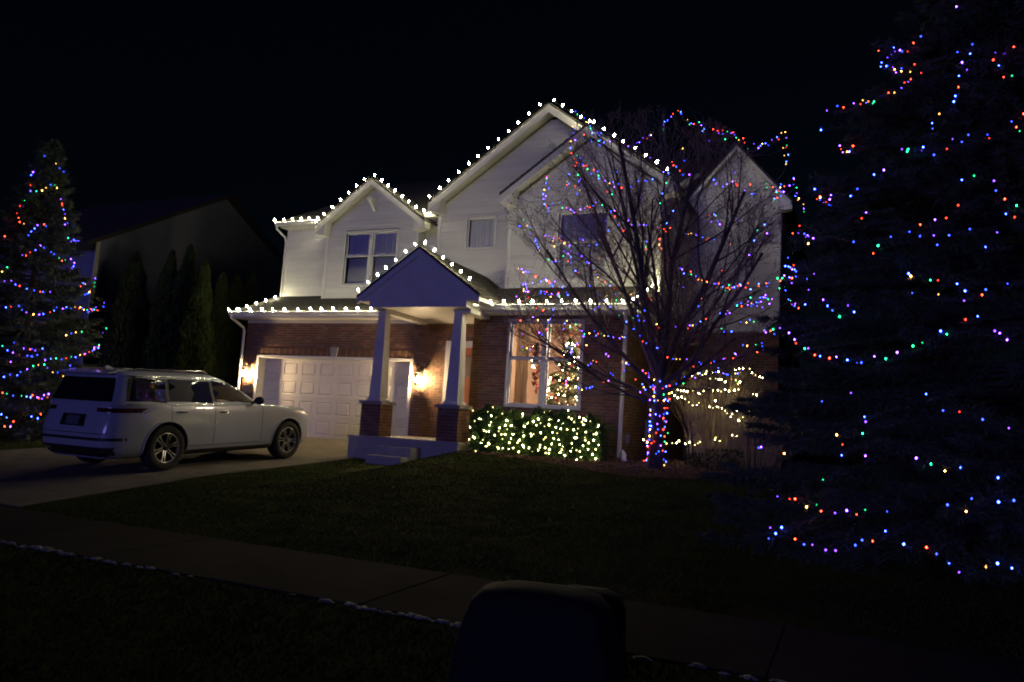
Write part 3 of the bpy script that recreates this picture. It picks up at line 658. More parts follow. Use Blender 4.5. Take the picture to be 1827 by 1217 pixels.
MB().box((-.16, -.1, .45), (.16, .15, .85)).build('box_body', 'grey_box', acu); MB().box((-.14, -.115, .5), (.14, -.101, .8)).build('box_door', 'grey_box', acu); MB().tube([(0, .05, .45), (0, .05, .0)], .03, 6).build('conduit', 'grey_box', acu)
el = MB().tube([(10.86, -1.46, .22), (10.88, -1.56, .25), (10.94, -1.64, .2), (10.97, -1.76, .11), (11.03, -1.86, .09)], .05, 8).build('drain_elbow', 'white_trim', smooth=True); tag(el, 'short white curved drain pipe on the mulch by the right downspout', 'pipe')
# ------------------------------------------------------------------ the white SUV on the driveway
CARB = [  # z, rear x, front x, half width, exponent
 (.24, -.95, 3.90, .80, 9), (.30, -1.00, 3.95, .90, 9), (.40, -1.08, 4.02, .950, 9), (.55, -1.125, 4.07, .972, 8), (.70, -1.12, 4.08, .980, 8), (.85, -1.09, 4.06, .982, 8), (.95, -1.06, 4.03, .978, 8),
 (1.02, -1.045, 3.97, .972, 7.5), (1.065, -1.035, 3.86, .966, 7), (1.10, -1.03, 3.62, .960, 6.5), (1.13, -1.025, 3.10, .953, 7), (1.16, -1.02, 2.52, .943, 8), (1.18, -1.01, 2.42, .925, 8), (1.30, -.965, 2.20, .885, 8), (1.42, -.915, 1.97, .845, 8),
 (1.54, -.88, 1.71, .812, 8), (1.62, -.86, 1.51, .785, 8), (1.67, -.87, 1.36, .765, 7.5), (1.70, -.87, 1.25, .735, 7), (1.725, -.83, 1.10, .685, 6), (1.742, -.66, .88, .59, 5), (1.752, -.30, .52, .42, 4)]
CA = np.array(CARB); CA[:, 2] -= .07*(CA[:, 2] > 2.6)
def cprof(z): return [float(np.interp(z, CA[:, 0], CA[:, k])) for k in (1, 2, 3, 4)]
def yside(x, z):
    a, b_, w_, p = cprof(z); h = (b_-a)/2; c = (a+b_)/2; t = min(abs(x-c)/h, .9999)
    return w_*(1-t**p)**(1/p)
def xrear(y, z):
    a, b_, w_, p = cprof(z); h = (b_-a)/2; t = min(abs(y)/w_, .9999); return (a+b_)/2-h*(1-t**p)**(1/p)
def xfront(y, z):
    a, b_, w_, p = cprof(z); h = (b_-a)/2; t = min(abs(y)/w_, .9999); return (a+b_)/2+h*(1-t**p)**(1/p)
def ring(a, b_, w_, p, n=150):
    t = np.linspace(0, 2*math.pi, 3000); c, s = np.cos(t), np.sin(t)
    X = (a+b_)/2+(b_-a)/2*np.sign(c)*np.abs(c)**(2/p); Y = w_*np.sign(s)*np.abs(s)**(2/p)
    d = np.hypot(np.diff(X), np.diff(Y)); L = np.concatenate([[0], np.cumsum(d)]); u = np.linspace(0, L[-1], n, endpoint=False)
    return np.stack([np.interp(u, L, X), np.interp(u, L, Y)], 1)
car = empty('parked_car', (0, 0, 0)); tag(car, 'white three row SUV parked on the driveway facing the garage', 'car')
zs = []
for a, b_ in zip(CA[:-1, 0], CA[1:, 0]): zs += list(np.linspace(a, b_, 3 if b_-a > .05 else 2)[:-1])
zs.append(CA[-1, 0]); N = 150; V = []; F = []
for z in zs:
    r_ = ring(*cprof(z), N); V += [(x, y, z) for x, y in r_]
for i in range(len(zs)-1):
    for j in range(N): F.append((i*N+j, i*N+(j+1) % N, (i+1)*N+(j+1) % N, (i+1)*N+j))
F.append(tuple(range(N-1, -1, -1))); F.append(tuple((len(zs)-1)*N+j for j in range(N)))
bme = bpy.data.meshes.new('car_body'); bme.from_pydata(V, [], F); bme.materials.append(M['paint_white']); bme.materials.append(M['black_trim'])
bme.polygons.foreach_set('use_smooth', [True]*len(bme.polygons)); bme.update()
body = link('body', bme, car)
cut = MB()
for wx in (0, 3.09):
    for sg in (-1, 1): cut.lathe([(0, sg*.60), (.455, sg*.60), (.455, sg*1.2), (0, sg*1.2)][::1], 40, axis='y', c=(wx, 0, .40))
# solid cutters, one at a time so the boolean stays clean
for wx in (0, 3.09):
    for sg in (-1, 1):
        c_ = MB(); n = 40; v = []
        for yy in (.60, 1.2):
            for j in range(n): t = 2*math.pi*j/n; v.append((wx+.455*math.cos(t), sg*yy, .40+.455*math.sin(t)*(1.0 if math.sin(t) > 0 else 1.0)))
        c_.add(v, [tuple(range(n)), tuple(range(2*n-1, n-1, -1))]+[(j, j+n, (j+1) % n+n, (j+1) % n) for j in range(n)])
        co = bpy.data.objects.new('tmp_cut', c_.mesh('tmp', 'black_trim')); col.objects.link(co)
        import bmesh
        bm_ = bmesh.new(); bm_.from_mesh(co.data); bmesh.ops.recalc_face_normals(bm_, faces=bm_.faces); bm_.to_mesh(co.data); bm_.free()
        md = body.modifiers.new('cut', 'BOOLEAN'); md.object = co; md.operation = 'DIFFERENCE'; md.solver = 'EXACT'
        bpy.context.view_layer.update(); dg = bpy.context.evaluated_depsgraph_get(); nm = bpy.data.meshes.new_from_object(body.evaluated_get(dg))
        body.modifiers.clear(); body.data = nm; bpy.data.objects.remove(co)
bm_ = bmesh.new(); bm_.from_mesh(body.data)
for f in bm_.faces:
    c_ = f.calc_center_median()
    f.smooth = True
    for wx in (0, 3.09):
        if abs(math.hypot(c_.x-wx, c_.z-.40)-.455) < .02 and abs(f.normal.y) < .3 and abs(c_.y) < .97: f.material_index = 1; f.smooth = False
        if abs(abs(c_.y)-.60) < .01 and abs(f.normal.y) > .9: f.material_index = 1
for e in bm_.edges:
    if len(e.link_faces) == 2 and e.calc_face_angle(0) > .6: e.smooth = False
bm_.to_mesh(body.data); bm_.free()
def patch(name, poly, fn, off, mt, parent=None, rows=10, cols_=24, side=None):
    """a thin skin that follows the body; poly in (a, z), fn(a, z) -> point and sign"""
    zs_ = [p[1] for p in poly]; z0, z1 = min(zs_), max(zs_); V = []; F = []
    for i in range(rows+1):
        z = z0+(z1-z0)*(i/rows)*.9998+.0001*(z1-z0); xs_ = []
        for k in range(len(poly)):
            (xa, za), (xb, zb) = poly[k], poly[(k+1) % len(poly)]
            if (za-z)*(zb-z) <= 0 and abs(za-zb) > 1e-7: xs_.append(xa+(xb-xa)*(z-za)/(zb-za))
        a, b_ = min(xs_), max(xs_)
        for j in range(cols_+1):
            x = a+(b_-a)*j/cols_; V.append(fn(x, z, off))
    for i in range(rows):
        for j in range(cols_): q = i*(cols_+1)+j; F.append((q, q+1, q+cols_+2, q+cols_+1))
    o = link(name, tri_mesh(name, V, F, mt, smooth=True), parent or car); return o
R_ = lambda x, z, o: (x, -(yside(x, z)+o), z)
L_ = lambda x, z, o: (x, (yside(x, z)+o), z)
RE = lambda y, z, o: (xrear(y, z)-o, y, z)
FR = lambda y, z, o: (xfront(y, z)+o, y, z)
for fn in (R_, L_):
    patch('glass_surround', [(-.80, 1.175), (2.30, 1.165), (2.24, 1.21), (1.60, 1.625), (-.62, 1.640), (-.70, 1.60)], fn, .003, 'black_trim')
    patch('quarter_glass', [(-.74, 1.19), (-.02, 1.185), (.02, 1.615), (-.60, 1.62)], fn, .007, 'glass_dark')
    patch('rear_door_glass', [(.05, 1.185), (1.03, 1.18), (1.00, 1.612), (.09, 1.615)], fn, .007, 'glass_dark')
    patch('front_door_glass', [(1.10, 1.18), (2.12, 1.178), (1.60, 1.575), (1.50, 1.605), (1.07, 1.612)], fn, .007, 'glass_dark')
    patch('chrome_strip', [(-.72, 1.632), (1.52, 1.632), (1.52, 1.648), (-.70, 1.648)], fn, .011, 'chrome', rows=2, cols_=40)
    patch('chrome_strip', [(-.80, 1.158), (2.3, 1.150), (2.3, 1.164), (-.80, 1.172)], fn, .006, 'chrome', rows=2, cols_=40)
    for xa, za, xb, zb in ((.06, .42, .06, 1.15), (1.05, .42, 1.05, 1.15), (2.28, .45, 2.30, 1.14)):
        patch('door_gap', [(xa, za), (xa+.012, za), (xb+.012, zb), (xb, zb)], fn, .002, 'black_trim', rows=20, cols_=1)
    patch('door_gap', [(.46, .40), (2.30, .40), (2.30, .412), (.46, .412)], fn, .002, 'black_trim', rows=1, cols_=30)
    patch('sill_trim', [(.47, .245), (2.62, .245), (2.62, .335), (.47, .335)], fn, .006, 'black_trim', rows=3, cols_=20)
    patch('badge_strip', [(1.60, .745), (2.18, .75), (2.18, .765), (1.60, .76)], fn, .004, 'chrome', rows=1, cols_=8)
    patch('tail_light', [(-1.03, 1.00), (-.70, 1.03), (-.70, 1.095), (-1.0, 1.10)], fn, .008, 'tail_red', rows=4, cols_=16)
    sg = -1 if fn is R_ else 1
    for hx, hz in ((.16, 1.02), (1.15, 1.01)):
        b = MB(); y = yside(hx+.1, hz); b.tube([(hx, sg*(y-.005), hz), (hx+.03, sg*(y+.04), hz+.004), (hx+.20, sg*(y+.04), hz+.004), (hx+.23, sg*(y-.005), hz)], .014, 6); b.build('door_handle', 'chrome', car, smooth=True)
    b = MB(); b.tube([(2.06, sg*.90, 1.17), (2.05, sg*1.0, 1.22)], .03, 6)
    b.tube([(2.06+.0*q, sg*(.985+.030*q), 1.225+.004*q) for q in range(8)], [.03, .062, .074, .078, .078, .074, .06, .025], 10); b.build('mirror', 'black_trim', car, smooth=True)
    b = MB(); b.tube([(-.55, sg*.66, 1.725), (-.50, sg*.66, 1.775), (1.0, sg*.66, 1.77), (1.10, sg*.66, 1.725)], .016, 6); b.build('roof_rail', 'chrome', car, smooth=True)
    # wheel arch lips
    for wx in (0, 3.09):
        b = MB(); P = []
        for k in range(25):
            t = R(-12+204*k/24); x, z = wx+.470*math.cos(t), .40+.470*math.sin(t); P.append((x, sg*(yside(x, max(z, .3))+.003), z))
        b.tube(P, .018, 6); b.build('arch_lip', 'paint_white', car, smooth=True)
# rear end
patch('rear_glass', [(-.74, 1.20), (.74, 1.20), (.64, 1.60), (-.64, 1.60)], RE, .006, 'glass_dark')
patch('tail_light', [(-.955, 1.01), (-.50, 1.03), (-.50, 1.10), (-.955, 1.105)], RE, .008, 'tail_red', cols_=30)
patch('tail_light', [(.50, 1.03), (.955, 1.01), (.955, 1.105), (.50, 1.10)], RE, .008, 'tail_red', cols_=30)
patch('licence_plate', [(-.16, .80), (.16, .80), (.16, .95), (-.16, .95)], RE, .012, 'plate')
patch('plate_recess', [(-.30, .775), (.30, .775), (.28, .975), (-.28, .975)], RE, .004, 'alloy_dark')
patch('liftgate_gap', [(-.80, .66), (.80, .66), (.80, .672), (-.80, .672)], RE, .002, 'black_trim', rows=1)
patch('bumper_trim', [(-.93, .55), (.93, .55), (.93, .60), (-.93, .60)], RE, .006, 'black_trim', rows=2, cols_=60)
patch('rear_valance', [(-.80, .27), (.80, .27), (.86, .44), (-.86, .44)], RE, .006, 'black_trim', rows=4, cols_=50)
for sg in (-1, 1): patch('exhaust_tip', [(sg*.62-.10, .345), (sg*.62+.10, .345), (sg*.62+.09, .405), (sg*.62-.09, .405)], RE, .016, 'chrome', rows=2, cols_=8)
patch('windscreen', [(-.80, 1.19), (.80, 1.19), (.66, 1.60), (-.66, 1.60)], FR, .006, 'glass_dark')
for s0 in (-1, 1): patch('headlight', [(s0*.74-.16, .92), (s0*.74+.16, .92), (s0*.74+.16, .99), (s0*.74-.16, .99)], FR, .006, 'chrome', rows=3)
patch('grille', [(-.52, .86), (.52, .86), (.5, .97), (-.5, .97)], FR, .006, 'black_trim', rows=3)
MB().prism([(-.97, 1.665), (-.72, 1.70), (-.60, 1.735), (-.72, 1.742), (-.965, 1.69)], 'y', -.62, .62).build('roof_spoiler', 'paint_white', car)
MB().prism([(-.55, 1.75), (-.38, 1.755), (-.50, 1.81), (-.555, 1.80)], 'y', -.018, .018).build('roof_antenna', 'paint_white', car)
b = MB().box((.20, -.48, 1.7475), (.75, .48, 1.762)); b.build('sunroof', 'glass_dark', car)
MB().tube([(2.30, -.5, 1.165), (2.36, 0.05, 1.175)], .010, 4).build('wiper', 'black_trim', car)
# wheels
tyre = MB().lathe([(.265, -.11), (.30, -.125), (.355, -.128), (.385, -.115), (.398, -.08), (.400, 0), (.398, .08), (.385, .115), (.355, .128), (.30, .125), (.265, .11)], 44, axis='y').mesh('tyre', 'tyre', True)
rimb = MB().lathe([(.268, -.105), (.262, -.115), (.250, -.112), (.243, -.09), (.235, .02), (.235, .09)], 44, axis='y').mesh('rim', 'alloy', True)
hubm = MB().lathe([(0, -.085), (.045, -.085), (.052, -.075), (.055, -.05), (.24, .0), (.24, .02), (0, .02)], 30, axis='y').mesh('wheel', 'alloy_dark', True)
spk = MB()
for sg in (-1, 1):
    spk.add([(sg*.010, -.080, .045), (sg*.030, -.080, .045), (sg*.030, -.105, .15), (sg*.012+.0, -.105, .15), (sg*.052, -.112, .247), (sg*.020, -.112, .247),
             (sg*.010, -.055, .045), (sg*.030, -.055, .045), (sg*.030, -.07, .15), (sg*.012, -.07, .15), (sg*.052, -.08, .247), (sg*.020, -.08, .247)],
            [(0, 1, 2, 3), (3, 2, 4, 5), (1, 7, 8, 2), (2, 8, 10, 4), (6, 0, 3, 9), (9, 3, 5, 11)])
spk_me = spk.mesh('spoke', 'alloy')
for wx in (0, 3.09):
    for sg in (-1, 1):
        w_ = link('wheel', hubm, car, (wx, sg*.855, .40), (0, 0, math.pi if sg > 0 else 0))
        link('tyre', tyre, w_); link('rim', rimb, w_)
        for k in range(6): link('spoke', spk_me, w_, (0, 0, 0), (0, R(60*k+14+wx*7), 0))
# place it: rear axle and front axle stand on the sloping drive
rA = np.array([3.36, -6.82]); fA = np.array([3.42, -3.73]); dxy = fA-rA; th = math.atan2(dxy[1], dxy[0])
zr, zf = g(*rA)+.012, g(*fA)+.012
car.location = (rA[0], rA[1], zr); car.scale = (.985, 1, .975); car.rotation_euler = (0, -math.atan2(zf-zr, 3.09), th)
# ------------------------------------------------------------------ the white roofline bulbs
c9 = MB(); c9.lathe([(0, .088), (.009, .082), (.018, .060), (.022, .040), (.019, .022), (.011, .012), (0, .012)], 8, 0); c9.lathe([(0, .012), (.015, .011), (.015, -.015), (0, -.016)], 6, 1)
c9_me = c9.mesh('bulb', ['lit_c9', 'green_wire'], True)
def c9_string(pts, label, up=(0, -.35, 1), step=.36, jitter=.12):
    pts = [np.array(p, float) for p in pts]
    L = [0]
    for a, b_ in zip(pts, pts[1:]): L.append(L[-1]+np.linalg.norm(b_-a))
    wire = MB(); k = max(4, int(L[-1]/.12)); P = []
    for i in range(k+1):
        t = L[-1]*i/k; P.append(np.array([np.interp(t, L, [p[j] for p in pts]) for j in range(3)])+np.array([0, -.004, .008*math.sin(i*1.7)]))
    root = wire.tube(P, .005, 4).build('string_lights', 'green_wire'); tag(root, label, 'string lights', 'white bulb strings along the eaves')
    t = .03; 
    while t < L[-1]:
        p = [np.interp(t, L, [q[j] for q in pts]) for j in range(3)]
        u = Vector(up)+Vector((rs.normal(0, jitter), rs.normal(0, jitter), 0)); u.normalize()
        e = Vector((0, 0, 1)).rotation_difference(u).to_euler()
        s = rs.uniform(.70, .95)
        link('bulb', c9_me, root, p, e, (s, s, s)); t += step*rs.uniform(.9, 1.1)
    return root
c9_string([(-.74, -.57, 3.33), (6.9, -.57, 3.33)][:1]+[(4.98, -.57, 3.33)], 'white bulbs along the gutter above the garage door', up=(0, -.8, .6), step=.39)
c9_string([(-.70, -.32, 3.37), (-.44, 1.18, 4.02)], 'white bulbs climbing the left hip of the garage roof')
c9_string([(-.64, .79, 6.22), (1.0, .79, 6.22)], 'white bulbs along the short upper left gutter', up=(0, -.8, .6), step=.30)
c9_string([(1.05, .56, 6.02), (2.76, .56, 7.27)], 'white bulbs up the left rake of the small left gable', up=(-.45, -.1, 1), step=.30)
c9_string([(2.88, .56, 7.27), (4.56, .56, 6.08)], 'white bulbs down the right rake of the small left gable', up=(.45, -.1, 1), step=.30)
c9_string([(4.45, .76, 6.22), (4.84, .74, 6.24)], 'cluster of white bulbs in the corner between the two front gables', up=(0, -.8, .6), step=.13)
c9_string([(4.86, .31, 6.42), (8.0, .31, 8.70)], 'white bulbs up the long left rake of the tall gable', up=(-.45, -.1, 1), step=.325)
c9_string([(8.18, .31, 8.70), (9.15, .29, 8.0), (9.45, -.44, 7.72), (11.46, -.44, 6.29)], 'white bulbs down the right rake of the tall gable into the tree', up=(.45, -.1, 1), step=.30)
c9_string([(4.94, -2.585, 3.385), (6.40, -2.585, 4.445)], 'white bulbs up the left rake of the porch gable', up=(-.45, -.1, 1), step=.28)
c9_string([(6.54, -2.585, 4.445), (7.86, -2.585, 3.505)], 'white bulbs down the right rake of the porch gable', up=(.45, -.1, 1), step=.28)
c9_string([(7.42, -1.84, 3.42), (7.50, -1.86, 3.34), (7.42, -1.87, 3.26), (10.9, -1.87, 3.25)], 'white bulbs along the gutter above the front room window', up=(0, -.8, .6), step=.335)
c9_string([(10.97, -1.66, 3.30), (11.10, -.10, 3.96)], 'white bulbs climbing the right end of the low roof', step=.31)
# ------------------------------------------------------------------ coloured and warm mini lights
oc = np.array([(1, 0, 0), (-1, 0, 0), (0, 1, 0), (0, -1, 0), (0, 0, 1.25), (0, 0, -1.25)], float)
of = np.array([(0, 2, 4), (2, 1, 4), (1, 3, 4), (3, 0, 4), (2, 0, 5), (1, 2, 5), (3, 1, 5), (0, 3, 5)])
def bulbs(P, r, mats, parent, seq=None):
    P = np.asarray(P, float); n = len(P)
    rr = r*rs.uniform(.75, 1.3, (n, 1, 1)); V = (P[:, None, :]+oc[None]*rr).reshape(-1, 3)
    F = (of[None]+6*np.arange(n)[:, None, None]).reshape(-1, 3)
    c = np.array(seq) if seq is not None else np.arange(n) % len(mats)
    o = link('bulbs', tri_mesh('bulbs', V, F, mats, np.repeat(c, 8)), parent); return tag(o, kind='stuff')
def resample(P, step):
    P = np.asarray(P, float); d = np.linalg.norm(np.diff(P, axis=0), axis=1); L = np.concatenate([[0], np.cumsum(d)])
    t = np.arange(step*.4, L[-1], step); return np.stack([np.interp(t, L, P[:, k]) for k in range(3)], 1)
def led_seq(n):
    s = []
    while len(s) < n: s += [q+5*(rs.uniform() < .40) for q in rs.choice([0, 1, 2, 3, 4, 2, 3, 2, 0, 2], 5)]
    return s[:n]
def mini_string(lines, label, step, r, mats, cat='string lights', group=None, jit=.02, wire_r=.0025):
    w_ = MB(); P = []; last = None
    for l in lines:
        if last is not None: w_.tube([last, (last+l[0])/2-np.array([0, 0, .03]), l[0]], wire_r*.8, 3, cap=False)
        last = np.array(l[-1])
        q = resample(l, step)
        if len(q) < 1: continue
        w_.tube(l if len(l) > 1 else [l[0], l[0]+.01], wire_r, 3, cap=False); P.append(q+rs.normal(0, jit, q.shape))
    root = w_.build('string_lights', 'green_wire'); tag(root, label, cat, group)
    P = np.concatenate(P); bulbs(P, r, mats, root, led_seq(len(P)) if len(mats) == 10 else list(rs.choice([0, 1, 2], len(P), p=[.45, .35, .20]))); return root
# ------------------------------------------------------------------ foliage helpers
def leaves(C, N, size, up=.3, aspect=.5):
    """small diamond leaves at centres C with mean direction N"""
    n = len(C); a = unit(N+rand_unit(n)*.8+np.array([0, 0, up])); b = unit(np.cross(a, rand_unit(n))); s = size*rs.uniform(.6, 1.3, (n, 1))
    V = np.stack([C-a*s*.5, C+b*s*aspect*.5, C+a*s*.5, C-b*s*aspect*.5], 1).reshape(-1, 3)
    return V, np.arange(4*n).reshape(-1, 4)
def spruce(base, H, Rad, nb, tw, label, group, needle=.08, seed=1, cat='tree', low=.03, keep=None, spikes=9, width=.012, droop=.28, pw=.95):
    st = np.random.RandomState(seed); t = empty('spruce_tree', base); tag(t, label, cat, group)
    MB().tube([(0, 0, -.2), (0, 0, H*.5), (0, 0, H*.97)], [.035*H*.6, .02*H*.6, .01], 8).build('trunk', 'bark', t)
    br = MB(); VS = []
    for i in range(nb):
        h = low+(1-low)*(i/nb)**1.0; h = min(h+st.uniform(-.01, .01), .995); az = st.uniform(0, 2*math.pi)
        L = Rad*((1-h)**pw)*st.uniform(.78, 1.08)+.10
        d = np.array([math.cos(az), math.sin(az), 0]); k = 7; T = np.linspace(0, 1, k)
        z = h*H+L*(.10*T-droop*T**1.6+.16*T**4+ (h**3)*.7*T)
        sp = np.stack([d[0]*L*T, d[1]*L*T, z], 1)
        mid = sp[3]
        if keep and not keep(mid): continue
        br.tube(sp[[0, 2, 4, 6]], [.02*L*.5+.004, .012*L*.5+.003, .006, .003], 3, cap=False)
        nt_ = int(tw*L)+4; tt = st.uniform(.12, 1, nt_)**.8
        P = np.stack([np.interp(tt, T, sp[:, q]) for q in range(3)], 1)
        side = np.array([-d[1], d[0], 0])*st.choice([-1, 1], nt_)[:, None]
        dirs = unit(d*st.uniform(.5, 1.1, (nt_, 1))+side*st.uniform(.2, 1, (nt_, 1))+np.stack([0*tt, 0*tt, st.uniform(-.55, .08, nt_)], 1))
        tl = (.10+.30*(1-tt)*min(L, 1.6))*st.uniform(.6, 1.2, nt_)
        m_ = spikes; u = st.uniform(0, 1, (nt_, m_)); Q = P[:, None]+dirs[:, None]*(u*tl[:, None])[..., None]
        nd = unit(dirs[:, None]*1.1+unit(st.normal(size=(nt_, m_, 3)))*.9)
        sd_ = unit(np.cross(nd, st.normal(size=(nt_, m_, 3)))); nl = needle*st.uniform(.6, 1.3, (nt_, m_, 1))
        V = np.stack([Q-sd_*width*.5, Q+sd_*width*.5, Q+nd*nl], 2).reshape(-1, 3); VS.append(V)
    br.build('branches', 'bark', t).__setitem__('kind', 'stuff')
    V = np.concatenate(VS); link('crown', tri_mesh('crown', V, np.arange(len(V)).reshape(-1, 3), 'needles'), t)
    return t
def tip_sprigs(strings, tree, L=.34, n=60, needle=.06, width=.012):
    """bough tips reaching out to the strings that rest on them"""
    base = np.array(tree.location); VS = []; b = MB()
    for P in strings:
        for p in resample(P, .15):
            q = p-base; o = np.array([q[0], q[1], 0]); o = o/max(np.linalg.norm(o), 1e-6)+np.array([rs.normal(0, .25), rs.normal(0, .25), -.25]); o /= np.linalg.norm(o)
            a = q-o*L*1.5+np.array([0, 0, -.02]); e = q-o*.01+np.array([0, 0, -.025]); b.tube([a, (a+e)/2, e], [.007, .005, .002], 3, cap=False)
            u = rs.uniform(.1, 1, n); C = a+(e-a)*u[:, None]; d = unit(o*.9+unit(rs.normal(size=(n, 3)))*.9); s_ = unit(np.cross(d, rs.normal(size=(n, 3))))
            lat = unit(np.cross(o, [0, 0, 1.]))*(rs.normal(0, .06, (n, 1)))*(1.2-u[:, None]); C = C+lat; nl = needle*rs.uniform(.6, 1.3, (n, 1))
            VS.append(np.stack([C-s_*width*.5, C+s_*width*.5, C+d*nl], 1).reshape(-1, 3))
    V = np.concatenate(VS); o_ = link('bough_tips', tri_mesh('bough_tips', V, np.arange(len(V)).reshape(-1, 3), 'needles'), tree); o_['kind'] = 'stuff'
    b.build('tip_twigs', 'bark', tree).__setitem__('kind', 'stuff')
def on_crown(px, py, base, H, Rad, pw, inset=1.04):
    """where the sight line from the photograph's pixel first meets the tree's outer surface"""
    d = ray(px, py); d = d/np.linalg.norm(d); o = CP-np.array(base); t = np.arange(2, 40, .02); P = o+d*t[:, None]
    r = np.hypot(P[:, 0], P[:, 1]); h = np.clip((P[:, 2]-.02)/H, 0, 1); e = r-(Rad*inset*(1-h)**pw+.05)
    k = np.where(e < 0)[0]; k = k[0] if len(k) else int(np.argmin(e))
    return CP+d*t[k]
# ------------------------------------------------------------------ the two lit spruces
LT = (-3.62, -4.2, -.62); LH, LR = 7.7, 2.25
spruce(LT, LH, LR, 420, 34, 'tall spruce at the left edge of the photo wrapped in coloured lights, behind the car', 'lit spruces', needle=.11, seed=3, width=.022, droop=.3)
def cone_lines(lines, fx, fy, ox, oy, base, H, Rad, pw=.95):
    out = []
    for l in lines:
        P = [on_crown(ox+x*fx, oy+y*fy, base, H, Rad, pw) for x, y in l]
        if len(P) == 1: P = [P[0], P[0]+np.array([.05, 0, .03])]
        out.append(np.array(P))
    return out
ltree = [o for o in col.objects if o.name.startswith('spruce_tree')][-1]
Lz = [[(215, 108), (218, 130), (195, 143)], [(272, 157), (280, 178), (305, 213)], [(170, 200), (160, 215), (145, 232)], [(150, 268), (135, 298), (160, 310), (165, 320)], [(160, 287), (178, 290), (208, 293), (225, 290), (245, 270), (264, 270), (274, 296)],
      [(295, 328), (292, 347), (307, 366), (295, 382), (308, 402), (316, 420), (324, 440), (318, 465), (298, 462)], [(120, 335), (117, 347), (103, 385), (90, 402), (92, 430), (98, 443), (115, 462)],
      [(127, 520), (139, 500), (163, 490), (165, 475), (186, 458), (213, 455), (228, 470), (242, 482)], [(20, 520), (32, 536)], [(318, 520), (350, 543), (378, 537), (394, 539)],
      [(87, 608), (120, 607), (155, 588), (170, 578), (188, 562), (208, 562), (228, 577), (250, 596), (272, 615), (295, 627), (320, 636), (351, 632), (358, 653), (350, 675), (332, 676)],
      [(0, 690), (28, 674), (48, 665)], [(15, 733), (45, 737), (69, 744), (110, 762), (124, 769), (148, 775), (176, 786), (221, 788), (252, 778)], [(463, 718), (449, 724), (452, 744), (449, 763), (443, 778), (425, 793), (405, 798)], [(413, 740), (394, 760)],
      [(12, 855), (40, 860), (84, 858), (105, 870), (122, 880), (138, 897), (168, 895), (184, 895), (215, 893), (237, 884), (275, 863), (302, 872), (320, 858), (350, 862), (386, 862)], [(386, 862), (410, 870), (437, 872), (460, 877), (475, 866), (490, 860), (503, 820)], [(386, 862), (420, 880), (445, 882), (462, 860)],
      [(322, 1002), (344, 990), (366, 990), (394, 975)], [(488, 990), (508, 972), (524, 955)], [(55, 1030), (85, 1035), (103, 1056), (127, 1057), (152, 1070), (178, 1070), (203, 1070)],
      [(18, 1048), (28, 1070), (54, 1072), (70, 1085), (92, 1094), (127, 1100), (155, 1096), (205, 1107), (235, 1113), (265, 1113), (290, 1107), (318, 1103), (350, 1100), (378, 1100), (397, 1091), (428, 1075), (446, 1070), (463, 1056), (483, 1040)],
      [(47, 1110), (56, 1122)], [(330, 1128), (335, 1147)], [(5, 1195), (40, 1190), (70, 1193), (88, 1188), (107, 1170), (128, 1165), (150, 1155), (168, 1145), (200, 1140), (232, 1135)], [(215, 1150), (237, 1157), (258, 1170), (290, 1184), (318, 1188), (358, 1190)]]
tip_sprigs(cone_lines(Lz, .3698, .3698, 0, 230, LT, LH, LR), ltree, n=26, needle=.09, width=.018)
mini_string(cone_lines(Lz, .3698, .3698, 0, 230, LT, LH, LR), 'coloured mini lights draped round the spruce at the left edge', .125, .0115, LEDS, jit=.02)
# lower strand seen left of the car, from the fifth close-up
Lc = [[(10, 288), (25, 292), (40, 300), (55, 305), (72, 309), (95, 305), (130, 292)], [(5, 412), (35, 430), (80, 403)], [(15, 22), (50, 15), (85, 18)], [(10, 50), (40, 45)]]
mini_string(cone_lines(Lc, .2956, .2956, 50, 620, LT, LH, LR)+cone_lines([[(0, 700), (30, 706), (60, 709), (88, 704)], [(5, 765), (20, 760), (30, 752)], [(0, 735), (12, 745)]], 1, 1, 0, 0, LT, LH, LR), 'coloured mini lights on the lowest branches of the left spruce beside the car', .115, .0135, LEDS)
RT = (16.95, -7.3, -.74); RH, RR = 8.2, 3.55
spruce(RT, RH, RR, 620, 46, 'large dark spruce filling the right side of the photo with sparse coloured lights', 'lit spruces', needle=.085, seed=5, width=.013, low=.075, keep=lambda p: p[0] < .9 and p[1] < 1.9, spikes=12, droop=.34, pw=.74)
rtree = [o for o in col.objects if o.name.startswith('spruce_tree')][-1]
